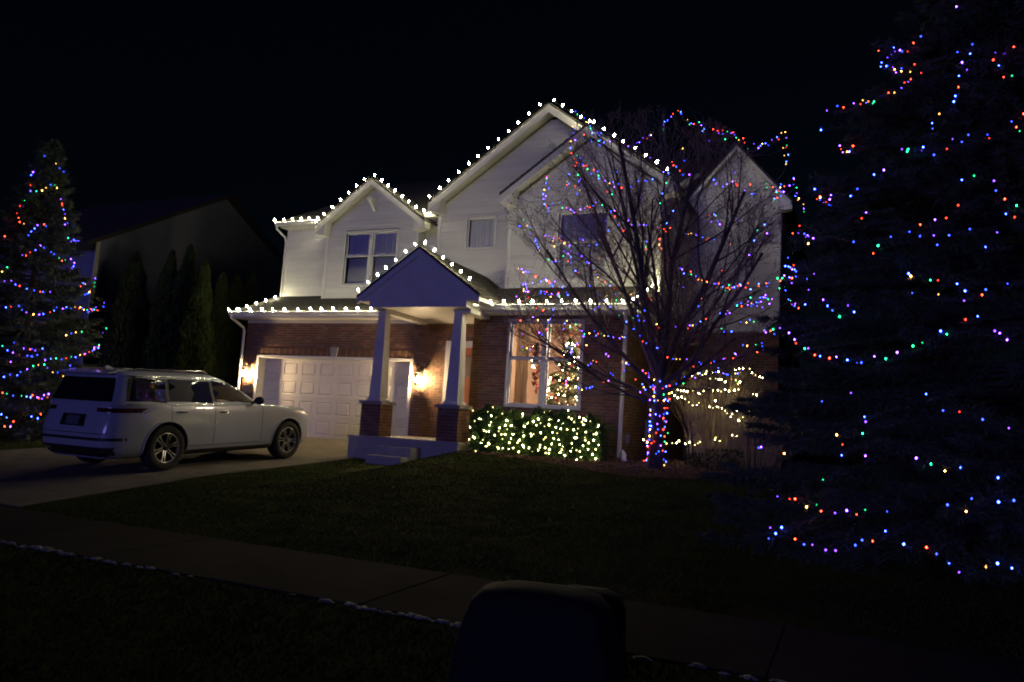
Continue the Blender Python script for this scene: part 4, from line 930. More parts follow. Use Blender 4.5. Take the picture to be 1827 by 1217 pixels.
Rz = [[(870, 25), (905, 8)], [(803, 70), (803, 71)], [(750, 122), (720, 140), (680, 185), (640, 186), (615, 190), (575, 192)], [(590, 232), (650, 262), (668, 263), (680, 240), (705, 248), (724, 225), (738, 205)], [(757, 270), (715, 288), (688, 278), (680, 300), (657, 312), (657, 330), (615, 345), (585, 350), (553, 368), (510, 374), (487, 371), (450, 400), (430, 403), (390, 391)],
      [(923, 150), (897, 183), (870, 183)], [(925, 190), (897, 233), (853, 230)], [(897, 233), (896, 275), (867, 313), (865, 347), (842, 390), (822, 425), (780, 445), (773, 483)], [(785, 558), (800, 585)], [(1005, 178), (1008, 200), (1008, 218), (1016, 255), (1055, 270), (1078, 291)], [(1090, 155), (1052, 170), (1038, 205)],
      [(367, 453), (397, 470)], [(447, 527), (457, 548), (470, 550), (503, 525)], [(680, 548), (705, 560), (723, 525), (742, 535)], [(570, 633), (593, 633), (627, 612), (627, 598)], [(510, 665), (490, 697), (495, 710)], [(352, 665), (365, 708), (382, 722), (411, 746)], [(414, 695), (411, 746)], [(537, 742), (512, 812)],
      [(863, 635), (904, 657), (960, 622)], [(878, 735), (863, 772), (826, 794), (787, 810), (748, 808), (724, 832), (730, 850)], [(770, 862), (788, 870)], [(1018, 635), (1012, 685), (1020, 710), (1040, 722), (1051, 760), (1073, 800), (1082, 833)], [(1100, 725), (1082, 770)], [(643, 852), (610, 870), (550, 908), (548, 925)], [(605, 1045), (608, 1046)], [(492, 870), (500, 880)],
      [(308, 812), (285, 840), (307, 846), (345, 870)], [(252, 858), (285, 830)], [(247, 932), (256, 958), (278, 974), (283, 990)], [(220, 1003), (278, 1018), (334, 986)], [(310, 1050), (345, 1027)], [(372, 1077), (397, 1105), (427, 1120), (437, 1142), (418, 1130)], [(452, 1105), (495, 1105), (515, 1112)],
      [(667, 992), (704, 999), (788, 1015), (838, 1022), (876, 1032), (918, 1060), (945, 1073), (985, 1078)], [(1077, 1087), (1100, 1085)], [(865, 1155), (885, 1160), (911, 1150), (967, 1154)], [(793, 1208), (838, 1192)], [(990, 1197), (1030, 1212)], [(320, 1090), (270, 1100), (260, 1080)], [(1105, 395), (1105, 460)], [(950, 890), (992, 893)]]
Ry = [[(212, 40), (182, 60), (143, 55)], [(235, 70), (262, 93), (268, 105), (294, 121), (320, 139), (346, 147), (370, 156), (415, 148), (440, 163), (462, 149), (490, 159), (526, 145), (566, 145), (593, 131), (620, 118), (650, 97), (690, 88), (725, 65), (767, 48)], [(538, 222), (545, 224)], [(905, 55), (940, 72), (975, 86), (1008, 102)], [(680, 272), (708, 275)], [(733, 312), (768, 322), (806, 329), (848, 335)],
      [(385, 385), (408, 410), (416, 478)], [(472, 327), (505, 350), (470, 398)], [(568, 454), (571, 455)], [(515, 485), (490, 480), (462, 486)], [(642, 487), (684, 494), (733, 500), (763, 512), (812, 503), (855, 509)], [(897, 533), (934, 535), (978, 534)], [(987, 602), (905, 612), (868, 620), (823, 642), (780, 627), (735, 635)], [(960, 636), (962, 640)],
      [(190, 600), (210, 603), (222, 608), (245, 607), (260, 617), (305, 633), (330, 630), (357, 660), (380, 652), (418, 654), (457, 664), (487, 645), (530, 656), (568, 653)], [(148, 706), (170, 722), (164, 744), (205, 705), (217, 718)], [(250, 742), (268, 746), (300, 768), (340, 772), (355, 785), (375, 779), (420, 778), (433, 771), (462, 751)], [(462, 751), (500, 760), (525, 735), (560, 723), (580, 720)], [(610, 738), (640, 766), (680, 770), (712, 794), (768, 812), (785, 838), (835, 850), (872, 830), (903, 826), (945, 837), (965, 840), (1000, 838)],
      [(115, 430), (160, 430)], [(213, 455), (235, 475)], [(320, 540), (350, 545)], [(340, 290), (350, 300)], [(1008, 362), (1010, 364)], [(430, 255), (445, 250)]]
_a, _b = cone_lines(Rz, .4933, .4933, 1280, 0, RT, RH, RR, .74), cone_lines(Ry, .54, .54, 1280, 560, RT, RH, RR, .74)
mini_string(cone_lines(Rz, .4933, .4933, 1280, 0, RT, RH, RR, .74), 'sparse coloured mini lights on the upper half of the big right spruce', .11, .0070, LEDS, jit=.02)
mini_string(cone_lines(Ry, .54, .54, 1280, 560, RT, RH, RR, .74), 'coloured mini lights looping through the lower half of the big right spruce', .105, .0070, LEDS, jit=.018)
_q = []
for k in range(22):
    h0 = rs.uniform(.10, .92); a0 = rs.uniform(-2.95 if h0 > .3 else -2.3, -.9); r0_ = RR*(1-h0)**.74*rs.uniform(.93, 1.06); da = rs.uniform(.1, .22)
    _q.append(np.array([(RT[0]+math.cos(a0+da*j)*r0_, RT[1]+math.sin(a0+da*j)*r0_, RT[2]+h0*RH-.05*j*(3-j)) for j in range(4)]))
tip_sprigs(_a+_b+_q, rtree)
mini_string(_q, 'faint coloured mini lights half hidden deep in the big right spruce', .19, .0062, LEDS[5:]*2, jit=.03)
# ------------------------------------------------------------------ arborvitae row and the neighbour's house
def cedar(i, base, H, Rr, label):
    t = empty('arborvitae', base); tag(t, label, 'tree', 'arborvitae row left of the garage')
    MB().tube([(0, 0, -.1), (0, 0, H*.9)], [.07, .01], 6).build('trunk', 'bark', t)
    n = 15000; h = rs.uniform(0, 1, n)**.9; az = rs.uniform(0, 2*math.pi, n)
    prof = Rr*np.minimum(1, (1-h)**.62*1.15)*(.92+.12*np.sin(h*31+i)+.10*np.sin(az*3+h*9+i))
    rr = prof*rs.uniform(.72, 1.03, n); C = np.stack([np.cos(az)*rr, np.sin(az)*rr, .05+h*H], 1)
    V, F = leaves(C, np.stack([np.cos(az)*.4, np.sin(az)*.4, 0*az+1.0], 1), .17, up=.7, aspect=.28)
    link('crown', tri_mesh('crown', V, F, 'cedar'), t)
for i, (px, py, y, rr, lab) in enumerate([(245, 455, 2.4, .75, 'leftmost dark arborvitae, standing apart from the row'), (308, 452, 2.2, .55, 'second arborvitae from the left, just left of the two tallest'), (340, 442, 2.2, .55, 'tallest arborvitae of the row by the garage'), (366, 468, 1.6, .50, 'arborvitae nearest the garage wall side lantern, edge lit green'),
                                     (398, 492, 3.6, .5, 'arborvitae with pointed top behind the brightest one'), (424, 494, 4.4, .5, 'arborvitae second from the garage roof corner'), (452, 490, 5.2, .5, 'arborvitae closest to the garage roof, its tip showing above the hip')]):
    p = at(px, py, y=y); b0 = g(p[0], p[1]); cedar(i, (p[0], p[1], b0), p[2]-b0, rr*1.35, lab)
nb = empty('neighbor_house', (-10.2, 7.2, -.3)); tag(nb, 'dark neighbouring house with a broad gable behind the arborvitae row', 'house')
w0 = MB().prism([(-4.8, 0), (5.3, 0), (5.3, 7.9), (1.1, 10.1), (-4.8, 6.75)], 'x', -8, 0).build('wall', 'neighbor_siding', nb)
r_ = MB()
r_.add([(.3, 1.1, 10.25), (.3, -5.4, 6.55), (-8.3, -5.4, 6.55), (-8.3, 1.1, 10.25), (.3, 1.1, 10.08), (.3, -5.4, 6.38), (-8.3, -5.4, 6.38), (-8.3, 1.1, 10.08)], [(0, 3, 2, 1), (4, 5, 6, 7), (0, 1, 5, 4), (1, 2, 6, 5)])
r_.build('roof', 'shingle', nb)
r_ = MB(); r_.add([(.3, 1.1, 10.25), (.3, 5.7, 7.8), (-8.3, 5.7, 7.8), (-8.3, 1.1, 10.25), (.3, 1.1, 10.08), (.3, 5.7, 7.63), (-8.3, 5.7, 7.63), (-8.3, 1.1, 10.08)], [(0, 1, 2, 3), (4, 7, 6, 5), (0, 4, 5, 1)]); r_.build('roof', 'shingle', nb)
MB().box((-.02, -4.85, 0), (.03, -4.70, 6.8)).build('corner_board', 'white_trim', nb)
MB().box((-7, -7.2, 0), (-.6, -4.81, 3.0)).prism([(-7.5, 3.0), (-4.81, 4.1), (-4.81, 3.9), (-7.5, 2.86)], 'x', -7.3, -.3).build('side_wing', 'neighbor_siding', nb)
# ------------------------------------------------------------------ the lit hedge under the window
hx0, hx1, hy0, hy1 = 7.55, 10.32, -1.30, -.62
hedge = empty('boxwood_hedge', (9.26, -2.0, .04)); tag(hedge, 'clipped green hedge under the front window covered in warm white lights', 'hedge')
st_ = MB()
for i in range(60):
    x0, y0 = rs.uniform(-1.3, 1.35), rs.uniform(-.2, .2); st_.tube([(x0, y0, -.05), (x0+rs.normal(0, .06), y0+rs.normal(0, .05), .35), (x0+rs.normal(0, .14), y0+rs.normal(0, .1), .72)], [.012, .008, .003], 4)
st_.build('stems', 'bark', hedge).__setitem__('kind', 'stuff')
n = 52000; u = rs.uniform(-1.42, 1.46, n); v = rs.uniform(-1, 1, n); ww = rs.uniform(.03, 1, n)
edge = .80+.07*np.sin(u*5.1)+.05*np.sin(u*11+1)+.04*np.sin(v*3)-.22*np.clip((u-1.15)/.3, 0, 1)+.05*np.sin(u*23)
face = .36+.05*np.sin(u*7+ww*5)+.04*np.sin(u*17+2)
shell = rs.uniform(0, 1, n) < .8
yy = np.where(shell, -face*rs.uniform(.8, 1.05, n), v*face); zz = np.where(rs.uniform(0, 1, n) < .25, edge*rs.uniform(.9, 1.06, n), ww*edge)
# the foliage thins towards the ground
ok = rs.uniform(0, 1, n) < np.clip(zz*5+.1, .25, 1)
C = np.stack([u, yy, zz], 1)[ok]; V, F = leaves(C, C*np.array([0, 1, .6])+np.array([0, -.2, 0]), .045, up=.4, aspect=.6)
link('foliage', tri_mesh('foliage', V, F, 'box_leaf'), hedge).__setitem__('kind', 'stuff')
lines = []
for k in range(9):
    xs_ = np.linspace(-1.38, 1.40, 22); z0 = .10+k*.083
    lines.append(np.array([(9.26+x+rs.normal(0, .02), -2.0-.40-.02*math.sin(x*7), .06+z0*(1-.1*(x > 1.2))+.05*math.sin(x*(5+k*.7)+k*2.1)+rs.normal(0, .035)) for x in xs_]))
for k in range(2): lines.append(np.array([(9.26+x, -2.0-.2+.2*k, .06+.83+.07*math.sin(x*5.1)+.05*math.sin(x*11+1)+rs.normal(0, .015)) for x in np.linspace(-1.38, 1.25, 20)]))
mini_string(lines, 'warm white mini lights netted over the hedge below the window', .19, .0115, WARM, jit=.038)
# ------------------------------------------------------------------ the bare tree
TB = np.array([11.82, -2.75, .06])
bt = empty('bare_tree', TB); tag(bt, 'leafless ornamental tree in front of the house with a light wrapped trunk', 'tree')
tr = random.Random(21)
tk = MB(); trunk_r = .115
tk.tube([(0, 0, -.15), (0, 0, 0), (.01, 0, .12), (.03, .0, .7), (.06, 0, 1.25), (.10, .02, 1.6)], [.22, .19, .15, trunk_r+.01, trunk_r+.01, .15], 12).build('trunk', 'bark', bt, smooth=True)
limb = MB(); twg = MB(); tips = []; segs_all = []
def inside(p):
    # lopsided crown: centre about 3.6 m up
    q = (p-np.array([-.35, .1, 3.85]))/np.array([3.05 if p[0] < -.35 else 2.55, 2.3, 2.95]); 
    return float(q@q)
def grow(p, d, L, r, lev):
    n = 5 if lev < 2 else 4; pts = [p.copy()]; rad = [r]
    for i in range(n):
        up = np.array([0, 0, 1.0])*(.16 if lev < 2 else .10)
        d = d+up*.6+np.array([tr.gauss(0, .09), tr.gauss(0, .09), tr.gauss(0, .05)]); d = d/np.linalg.norm(d)
        q = pts[-1]+d*L/n
        if inside(q) > (1.0 if lev else .92) and i > 0: break
        pts.append(q); rad.append(r*(1-.62*(i+1)/n))
    if len(pts) < 2: return
    (limb if lev < 2 else twg).tube(pts, rad, 7 if lev == 0 else (5 if lev == 1 else 3), cap=False)
    segs_all.append(np.array(pts))
    if lev >= 4: tips.append(pts[-1]); return
    k = {0: 10, 1: 6, 2: 5, 3: 3}[lev]
    for i in range(k):
        t = tr.uniform(.18 if lev else .15, 1); j = t*(len(pts)-1); a = int(min(j, len(pts)-2)); f = j-a
        o = pts[a]*(1-f)+pts[a+1]*f; base_d = pts[a+1]-pts[a]; base_d /= np.linalg.norm(base_d)
        s = np.array([tr.gauss(0, 1), tr.gauss(0, 1), tr.gauss(0, .45)]); s -= base_d*(s@base_d); s /= np.linalg.norm(s)
        nd = base_d*tr.uniform(.75, 1.1)+s*tr.uniform(.45, .85)
        grow(o, nd/np.linalg.norm(nd), L*tr.uniform(.38, .62)*(1-.25*t), max(r*(1-.6*t)*.5, .0028), lev+1)
for (ax, ay, az, L, r, z0) in [(-1.0, -.2, .75, 3.6, .062, 1.35), (-.62, .25, 1.0, 4.6, .068, 1.5), (-.25, -.25, 1.2, 5.4, .075, 1.6), (.12, .2, 1.3, 5.2, .08, 1.6), (.45, -.25, 1.05, 4.6, .07, 1.55), (.9, .15, .8, 3.8, .062, 1.45), (-1.2, .3, .42, 3.2, .045, 1.2),
                               (.2, -.9, .8, 3.2, .05, 1.4), (-.3, .9, .9, 3.4, .05, 1.45), (1.0, -.35, .45, 3.0, .042, 1.3), (-.95, -.5, .30, 2.8, .038, 1.1), (-.45, 0, 1.15, 5.3, .06, 1.6), (.7, .4, 1.0, 4.3, .055, 1.6)]:
    d = np.array([ax, ay, az]); grow(np.array([.05, 0, z0]), d/np.linalg.norm(d), L, r*.82, 0)
limb.build('limbs', 'bark', bt, smooth=True).__setitem__('kind', 'stuff'); twg.build('twigs', 'twig', bt).__setitem__('kind', 'stuff')
tp = np.array(tips); tp = tp[rs.uniform(0, 1, len(tp)) < .5]; V, F = leaves(tp+rs.normal(0, .01, tp.shape), rand_unit(len(tp)), .035, up=-.2, aspect=.6)
link('buds', tri_mesh('buds', V, F, 'bud'), bt).__setitem__('kind', 'stuff')
# wrap of the trunk, a close spiral
sp = []
for i in range(260):
    t = i/259; a = t*2*math.pi*11; rr = .145+.06*(t < .06)+.03*(t > .93); sp.append(TB+np.array([.06*t+math.cos(a)*rr, math.sin(a)*rr, .04+t*1.45]))
mini_string([np.array(sp)], 'coloured mini lights wound tightly round the bare tree trunk', .082, .0105, LEDS, jit=.03)
def plane_lines(lines, fx, ox, oy, y0, amp=.25):
    out = []
    for k, l in enumerate(lines):
        yb = y0[k] if hasattr(y0, '__len__') else y0
        out.append(np.array([at(ox+x*fx, oy+y*fx, y=yb+amp*math.sin(i*.9+k)) for i, (x, y) in enumerate(l)]))
    return out
Tz = [[(560, 150), (600, 175), (650, 225), (670, 265), (710, 305), (760, 320)], [(560, 215), (560, 245), (545, 290), (540, 335), (557, 385), (585, 400), (600, 430)], [(570, 430), (605, 432), (645, 455), (660, 485), (685, 470), (700, 515), (740, 525), (770, 540), (798, 552), (840, 558), (870, 553), (905, 548), (938, 535), (990, 520), (1000, 505)],
      [(413, 500), (410, 520), (420, 555), (417, 575), (403, 600), (403, 635), (420, 645)], [(535, 490), (528, 520), (535, 540), (515, 560)], [(595, 495), (600, 540), (590, 585), (570, 605)], [(420, 670), (460, 640), (485, 660), (505, 670), (545, 690), (575, 695), (610, 688), (630, 670), (655, 660), (675, 635), (650, 600)],
      [(675, 635), (710, 660), (725, 680), (750, 697), (785, 690), (810, 718), (840, 735), (870, 748), (890, 760), (925, 762), (955, 755), (990, 775), (1020, 787), (1055, 790), (1080, 795), (1115, 813), (1145, 815), (1185, 815), (1215, 812), (1258, 838), (1285, 842), (1325, 842), (1355, 830)],
      [(820, 330), (850, 335), (885, 325), (910, 317), (937, 303), (967, 285), (990, 268)], [(1047, 222), (1056, 202), (1088, 175), (1104, 152), (1145, 155), (1150, 178), (1183, 208), (1207, 214), (1252, 218), (1270, 245), (1315, 242), (1338, 265), (1378, 253), (1390, 266), (1432, 265), (1455, 297), (1490, 305), (1515, 340), (1555, 340), (1575, 320), (1597, 327), (1632, 320), (1677, 293), (1690, 270), (1705, 270)],
      [(1705, 270), (1715, 297), (1706, 330), (1708, 355), (1720, 385), (1730, 402), (1722, 433)], [(1040, 482), (1058, 460), (1088, 443), (1115, 441), (1140, 477), (1170, 487), (1205, 497)], [(1287, 525), (1325, 550), (1390, 552), (1415, 523), (1450, 545), (1465, 558), (1490, 590), (1520, 593), (1550, 590)],
      [(1608, 525), (1607, 560), (1602, 577)], [(1645, 580), (1665, 590), (1665, 605), (1650, 625), (1648, 648)], [(1665, 590), (1690, 600), (1715, 565), (1750, 545), (1745, 515)], [(1750, 545), (1768, 585), (1757, 608), (1770, 632), (1793, 650), (1815, 680), (1815, 700)], [(1630, 550), (1660, 548), (1690, 545), (1700, 560)],
      [(300, 775), (318, 780), (320, 820), (345, 830), (345, 850), (353, 875), (360, 900), (378, 905)], [(390, 820), (405, 822), (440, 830), (450, 850), (455, 885)], [(480, 810), (480, 830), (500, 858), (528, 868), (530, 895), (555, 905), (590, 915), (610, 938), (572, 945)], [(400, 930), (437, 955), (468, 965), (520, 970), (545, 970)], [(500, 915), (520, 930), (555, 940)],
      [(600, 830), (588, 840), (640, 872), (683, 866)], [(615, 945), (633, 968), (640, 980), (665, 992), (665, 1015)], [(665, 1015), (680, 1040), (708, 1075), (727, 1065), (755, 1078), (775, 1082)], [(260, 980), (270, 1015), (275, 1030), (293, 1010), (312, 1030), (345, 1035), (378, 1060), (403, 1055)], [(290, 1080), (288, 1110), (305, 1130), (310, 1115), (290, 1100)], [(403, 1055), (440, 1080), (440, 1095), (485, 1108)], [(310, 1165), (340, 1190), (325, 1180)], [(360, 1135), (375, 1132), (400, 1135), (425, 1143), (445, 1147), (480, 1143), (480, 1160)],
      [(960, 855), (955, 885), (935, 920), (915, 952)], [(1015, 875), (1035, 905), (1058, 935), (1088, 960), (1115, 972), (1145, 997), (1165, 1020), (1213, 1022)], [(885, 1015), (900, 1000)], [(1300, 700), (1330, 710), (1302, 730), (1335, 740), (1352, 750)], [(1417, 755), (1450, 762)], [(1500, 805), (1535, 805), (1560, 810)], [(1390, 858), (1422, 855), (1455, 880), (1487, 880)], [(1497, 922), (1520, 935)],
      [(1212, 1022), (1228, 1053), (1260, 1070), (1290, 1077), (1325, 1088), (1360, 1098), (1395, 1100), (1425, 1097)], [(1368, 1125), (1430, 1097), (1490, 1090), (1530, 1110), (1600, 1092), (1612, 1085)], [(1250, 1150), (1262, 1165)], [(1480, 1200), (1505, 1195), (1545, 1193), (1580, 1160), (1620, 1160), (1625, 1185), (1595, 1205)], [(1445, 1195), (1460, 1190)], [(1678, 1095), (1697, 1105), (1720, 1130)], [(1705, 1155), (1722, 1155), (1740, 1180), (1755, 1195), (1740, 1200)]]
sd_y = [rs.uniform(-3.5, -2.0) for _ in Tz]; 
_tz = plane_lines(Tz, .3286, 840, 150, sd_y)
_sp = np.concatenate([q[1:] for q in segs_all])+TB; _ct = MB()
for l in _tz:
    for p in resample(l, .32):
        dv = _sp-p; dist = np.linalg.norm(dv, axis=1)+np.maximum(dv[:, 2]+.05, 0)*2
        q = _sp[np.argmin(dist)]
        if np.linalg.norm(q-p) < 1.6: _ct.tube([q-TB, (q*.5+p*.5)-TB+np.array([rs.normal(0, .03), rs.normal(0, .03), -.04]), p-TB, p-TB+(p-q)*.12+np.array([0, 0, .06])], [.006, .004, .003, .0015], 3, cap=False)
_ct.build('outer_twigs', 'twig', bt).__setitem__('kind', 'stuff')
mini_string(plane_lines(Tz, .3286, 840, 150, sd_y), 'coloured mini lights strung through the upper crown of the bare tree', .115, .0075, LEDS, jit=.025)
Tw = [[(470, 10), (478, 45), (490, 65), (465, 30)], [(545, 70), (575, 68), (608, 78), (640, 80), (660, 78), (670, 45)], [(620, 20), (625, 10)], [(700, 70), (720, 85)], [(525, 190), (550, 210), (575, 160)], [(515, 125), (530, 130)], [(590, 232), (605, 210), (632, 212), (652, 182)], [(595, 262), (610, 275), (625, 280)], [(690, 232), (712, 230), (740, 250), (760, 262)], [(780, 268), (815, 288), (858, 278), (880, 280), (915, 302), (945, 308), (985, 312), (1010, 306)],
      [(830, 150), (885, 148)], [(1053, 215), (1083, 218), (1120, 232)], [(1187, 245), (1220, 255), (1262, 258), (1335, 245), (1365, 250), (1410, 242), (1432, 218), (1470, 215)], [(1105, 328), (1135, 345), (1165, 358), (1205, 370), (1220, 398), (1252, 412), (1285, 422), (1325, 427), (1380, 447), (1405, 455), (1440, 455), (1505, 448), (1560, 432), (1610, 410), (1630, 390)],
      [(730, 360), (740, 378), (720, 380), (735, 400), (755, 415), (775, 440)], [(820, 452), (830, 462), (862, 440), (880, 428)], [(905, 402), (925, 402), (940, 418)], [(985, 430), (1008, 442), (1032, 460), (1060, 475), (1103, 482), (1135, 492), (1158, 512), (1187, 535), (1212, 558)], [(1000, 480), (1032, 496)], [(905, 545), (935, 545), (885, 560)], [(750, 583), (780, 590), (815, 582), (845, 580)], [(690, 555), (710, 545), (680, 560), (740, 575)], [(930, 490), (960, 520)], [(1065, 550), (1088, 545)], [(1110, 570), (1128, 568), (1115, 600)],
      [(1245, 590), (1240, 575), (1268, 560), (1300, 575), (1350, 550), (1362, 530), (1385, 522), (1420, 515), (1455, 500)], [(1285, 565), (1310, 570)], [(1530, 180), (1590, 180), (1600, 165)], [(1540, 260), (1570, 255)], [(1590, 285), (1600, 300)], [(1640, 220), (1680, 225), (1720, 215), (1740, 205)], [(1430, 90), (1450, 82)], [(1520, 15), (1540, 35), (1578, 35), (1610, 30), (1650, 25), (1710, 45), (1750, 25)], [(1690, 95), (1730, 130), (1760, 95), (1800, 95), (1780, 130)], [(1625, 130), (1655, 148), (1690, 128), (1725, 130)],
      [(1655, 355), (1700, 352), (1735, 350), (1770, 355), (1755, 385), (1730, 375)], [(1530, 500), (1560, 510), (1610, 512), (1660, 500), (1690, 490)], [(1590, 520), (1610, 540), (1645, 570)]]
mini_string(plane_lines(Tw, .3286, 780, 500, [rs.uniform(-3.6, -2.2) for _ in Tw]), 'coloured mini lights on the low spreading boughs of the bare tree', .115, .0075, LEDS, jit=.025)
_t = [q for q in segs_all if len(q) > 2 and q[-1][1] < .4 and q[-1][2] > .9]
_l = []
for i in rs.choice(len(_t), 95, replace=False):
    q = _t[i]
    if q[-1][0] > .6 and rs.uniform() < .5: continue
    _l.append(TB+q[::max(1, len(q)//3)]+np.array([0, -.02, .01]))
mini_string(_l, 'coloured mini lights threaded along the outer twigs of the bare tree', .19, .0085, LEDS, jit=.012)
# ------------------------------------------------------------------ dry shrub with warm lights right of the tree
def stems_shrub(base, n, hmin, hmax, spread, label, name='dry_shrub', lean=0, mt='dry_stem', thick=.0055):
    t = empty(name, base); tag(t, label, 'shrub'); b = MB(); tw_ = MB()
    for i in range(n):
        a = rs.uniform(0, 2*math.pi); r0 = spread*.62*math.sqrt(rs.uniform(0, 1)); H = rs.uniform(hmin, hmax); k = rs.uniform(.15, 1)
        p0 = np.array([math.cos(a)*r0, math.sin(a)*r0*.8, -.03]); out = np.array([math.cos(a)+lean, math.sin(a), 0])*spread*k*.85
        pts = [p0+out*(s**1.7)+np.array([rs.normal(0, .012), rs.normal(0, .012), H*(s**.85)*(1-.18*k*s)]) for s in (0, .3, .6, .85, 1)]
        b.tube(pts, [thick*1.3, thick*1.1, thick*.8, thick*.5, .0015], 3, cap=False)
        for _ in range(5):
            s = rs.uniform(.45, 1); j = int(s*3.99); q = pts[j]+(pts[j+1]-pts[j])*rs.uniform(0, 1); d = rand_unit(1)[0]*.5+np.array([0, 0, .55])+(pts[j+1]-pts[j])
            d = d/np.linalg.norm(d)*rs.uniform(.12, .34); tw_.tube([q, q+d*.5+rs.normal(0, .01, 3), q+d], [.003, .0022, .0012], 3, cap=False)
    b.build('stems', mt, t).__setitem__('kind', 'stuff'); tw_.build('twigs', mt, t).__setitem__('kind', 'stuff'); return t
SB = at(1285, 828, y=-1.2); SB = (SB[0], SB[1], g(SB[0], SB[1]))
stems_shrub((12.62, -1.1, .1), 190, 1.2, 2.3, .8, 'tall tan bare stemmed shrub right of the tree hung with warm lights')
stems_shrub((13.45, -1.6, .05), 110, .8, 1.5, .7, 'shorter sprawling dry shrub beside the tall tan one, near the dark spruce', lean=.3)
wl = [[(565, 275), (600, 272), (640, 290), (695, 297), (740, 300), (785, 295), (830, 300), (880, 302), (930, 280), (980, 293), (1030, 292), (1075, 292), (1125, 292), (1175, 283), (1222, 286)], [(595, 290), (620, 315), (655, 355), (710, 352), (740, 392), (785, 408), (830, 425), (865, 412)], [(1003, 385), (1008, 430), (958, 437), (907, 440)], [(1008, 430), (1055, 450), (1100, 460), (1125, 520), (1170, 500), (1205, 445), (1183, 402), (1150, 405)], [(1240, 510), (1243, 543), (1190, 570)], [(1280, 495), (1298, 470), (1332, 523)],
      [(765, 160), (785, 150), (840, 140), (880, 150), (925, 118), (1040, 117), (1065, 130)], [(930, 172), (985, 180), (1030, 178), (1072, 198), (1113, 220)], [(1170, 130), (1185, 100), (1220, 93), (1305, 85), (1340, 130), (1370, 150), (1410, 165), (1470, 185)], [(1330, 325), (1350, 320)], [(328, 733), (375, 755), (395, 780)], [(545, 760), (583, 772), (635, 755), (682, 752), (725, 766), (812, 766), (848, 758), (890, 730)], [(975, 712), (1010, 735), (1040, 740), (1050, 710)], [(1125, 690), (1150, 700), (1185, 700), (1210, 705)], [(1140, 175), (1160, 185), (1215, 210)]]
mini_string([np.array(l) for l in plane_lines(wl, .1972, 1080, 640, -1.25, amp=.22)], 'warm white mini lights strung over the dry shrub right of the tree', .13, .0125, WARM, jit=.015)
# small broadleaf plants in the bed
for (x, y, s, lab) in ((13.0, -2.3, .5, 'low leafy plant at the foot of the dry shrub'), (12.45, -1.9, .35, 'small leafy tuft between trunk and dry shrub')):
    t = empty('leafy_plant', (x, y, g(x, y))); tag(t, lab, 'plant'); n = 260; a = rs.uniform(0, 6.28, n); r_ = s*np.sqrt(rs.uniform(0, 1, n))*.7; h = rs.uniform(.05, 1, n)*s*.8
    C = np.stack([np.cos(a)*r_, np.sin(a)*r_, h], 1); V, F = leaves(C, C, .085, up=.3, aspect=.35); link('foliage', tri_mesh('foliage', V, F, 'cedar'), t)
    b = MB(); [b.tube([(0, 0, -.02), C[k]], [.005, .002], 3, cap=False) for k in range(0, n, 8)]; b.build('stems', 'bark', t)
# ------------------------------------------------------------------ Christmas tree in the front room
XT = empty('christmas_tree', (9.24, -.38, .5)); tag(XT, 'indoor christmas tree with warm lights behind the right half of the front window', 'christmas tree')
MB().tube([(0, 0, 0), (0, 0, 2.1)], [.04, .01], 6).build('trunk', 'bark', XT); MB().lathe([(0, 0), (.22, 0), (.2, .1), (.05, .12)], 12).build('tree_stand', 'dark_metal', XT)
n = 26000; h = rs.uniform(0, 1, n)**1.1; az = rs.uniform(0, 6.28, n); rr = .84*(1-h)**.85*(.72+.28*np.cos(h*44))*rs.uniform(.6, 1.05, n)+.02
C = np.stack([np.cos(az)*rr, np.sin(az)*rr, .2+h*1.98], 1); V, F = leaves(C, np.stack([np.cos(az), np.sin(az), 0*az-.1], 1), .06, up=.0, aspect=.22); link('foliage', tri_mesh('foliage', V, F, 'cedar'), XT).__setitem__('kind', 'stuff')
n = 230; h = rs.uniform(0, .96, n)**1.2; az = rs.uniform(-2.9, .3, n); rr = .76*(1-h)**.9+.02
lt = MB().tube([(9.24+math.cos(k*.5)*.74*(1-k/90), -.38+math.sin(k*.5)*.74*(1-k/90), .75+k*.021) for k in range(85)], .002, 3).build('string_lights', 'green_wire'); tag(lt, 'warm mini lights wound round the indoor christmas tree', 'string lights')
bulbs(np.stack([9.24+np.cos(az)*rr, -.38+np.sin(az)*rr, .72+h*1.95], 1), .013, ['lit_warm_dim', 'lit_warm'], lt, list(rs.choice([0, 0, 1], n)))
b = MB()
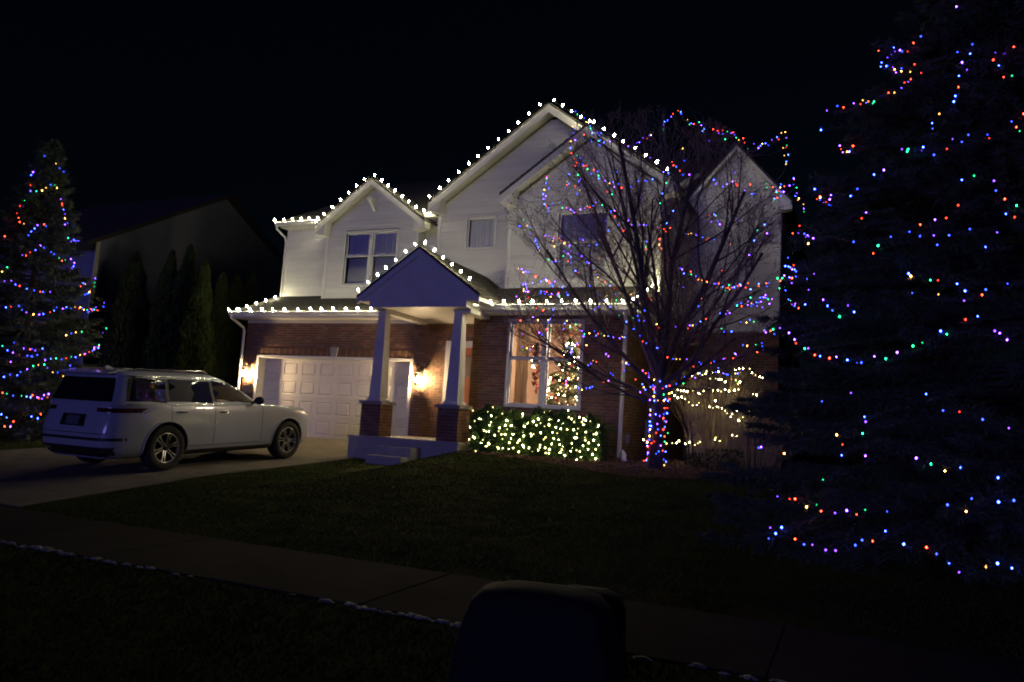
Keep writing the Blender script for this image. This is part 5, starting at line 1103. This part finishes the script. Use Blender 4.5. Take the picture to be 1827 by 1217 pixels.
for k in range(26):
    a = rs.uniform(-2.8, .2); hh = rs.uniform(.05, .85); r_ = .72*(1-hh)**.9; b.lathe([(0, -.04), (.028, -.028), (.04, 0), (.028, .028), (0, .04)], 8, c=(math.cos(a)*r_, math.sin(a)*r_, .22+hh*1.9))
b.build('ornaments', 'red_cloth', XT).__setitem__('kind', 'stuff')
# ------------------------------------------------------------------ box on the verge by the street
ub = empty('utility_box', (13.80, -13.35, g(13.98, -13.35)+.0)); ub.rotation_euler = (0, 0, R(8)); tag(ub, 'dark round shouldered utility box on the verge at the bottom edge', 'utility box')
def rrect(hw, hd, r, n=5):
    P = []
    for (sx, sy, a0) in ((1, 1, 0), (-1, 1, 90), (-1, -1, 180), (1, -1, 270)):
        for k in range(n+1): a = R(a0+90*k/n); P.append((sx*(hw-r)+math.cos(a)*r, sy*(hd-r)+math.sin(a)*r))
    return P
bz = .74; L = [(.43, .22, -.05, .10), (.40, .21, .25, .10), (.365, .20, .50, .10), (.335, .19, bz-.13, .11), (.315, .18, bz-.07, .11), (.275, .155, bz-.025, .11), (.19, .12, bz-.003, .09), (.08, .05, bz+.006, .04)]
v = []; 
for (hw, hd, z, r_) in L: v += [(x, y, z) for x, y in rrect(hw, hd, r_)]
k = 24; b = MB(); b.add(v, [(i*k+j, i*k+(j+1) % k, (i+1)*k+(j+1) % k, (i+1)*k+j) for i in range(len(L)-1) for j in range(k)]+[tuple((len(L)-1)*k+j for j in range(k))])
b.build('box_body', 'cabinet', ub, smooth=True)
b = MB(); v = []
for (hw, hd, z, r_) in [(.20, .14, .3, .08), (.19, .135, .62, .08), (.17, .12, .69, .08), (.11, .08, .715, .06), (.03, .02, .72, .02)]: v += [(x+.16, y+.31, z*.97) for x, y in rrect(hw, hd, r_)]
b.add(v, [(i*k+j, i*k+(j+1) % k, (i+1)*k+(j+1) % k, (i+1)*k+j) for i in range(4) for j in range(k)]+[tuple(4*k+j for j in range(k))]); b.build('rear_hood', 'cabinet', ub, smooth=True)
MB().box((-.27, -.212, .30), (-.12, -.196, .36)).build('latch_plate', 'cabinet', ub)
MB().box((-.42, -.27, -.06), (.42, .27, .02)).build('base_pad', 'walk_concrete', ub)
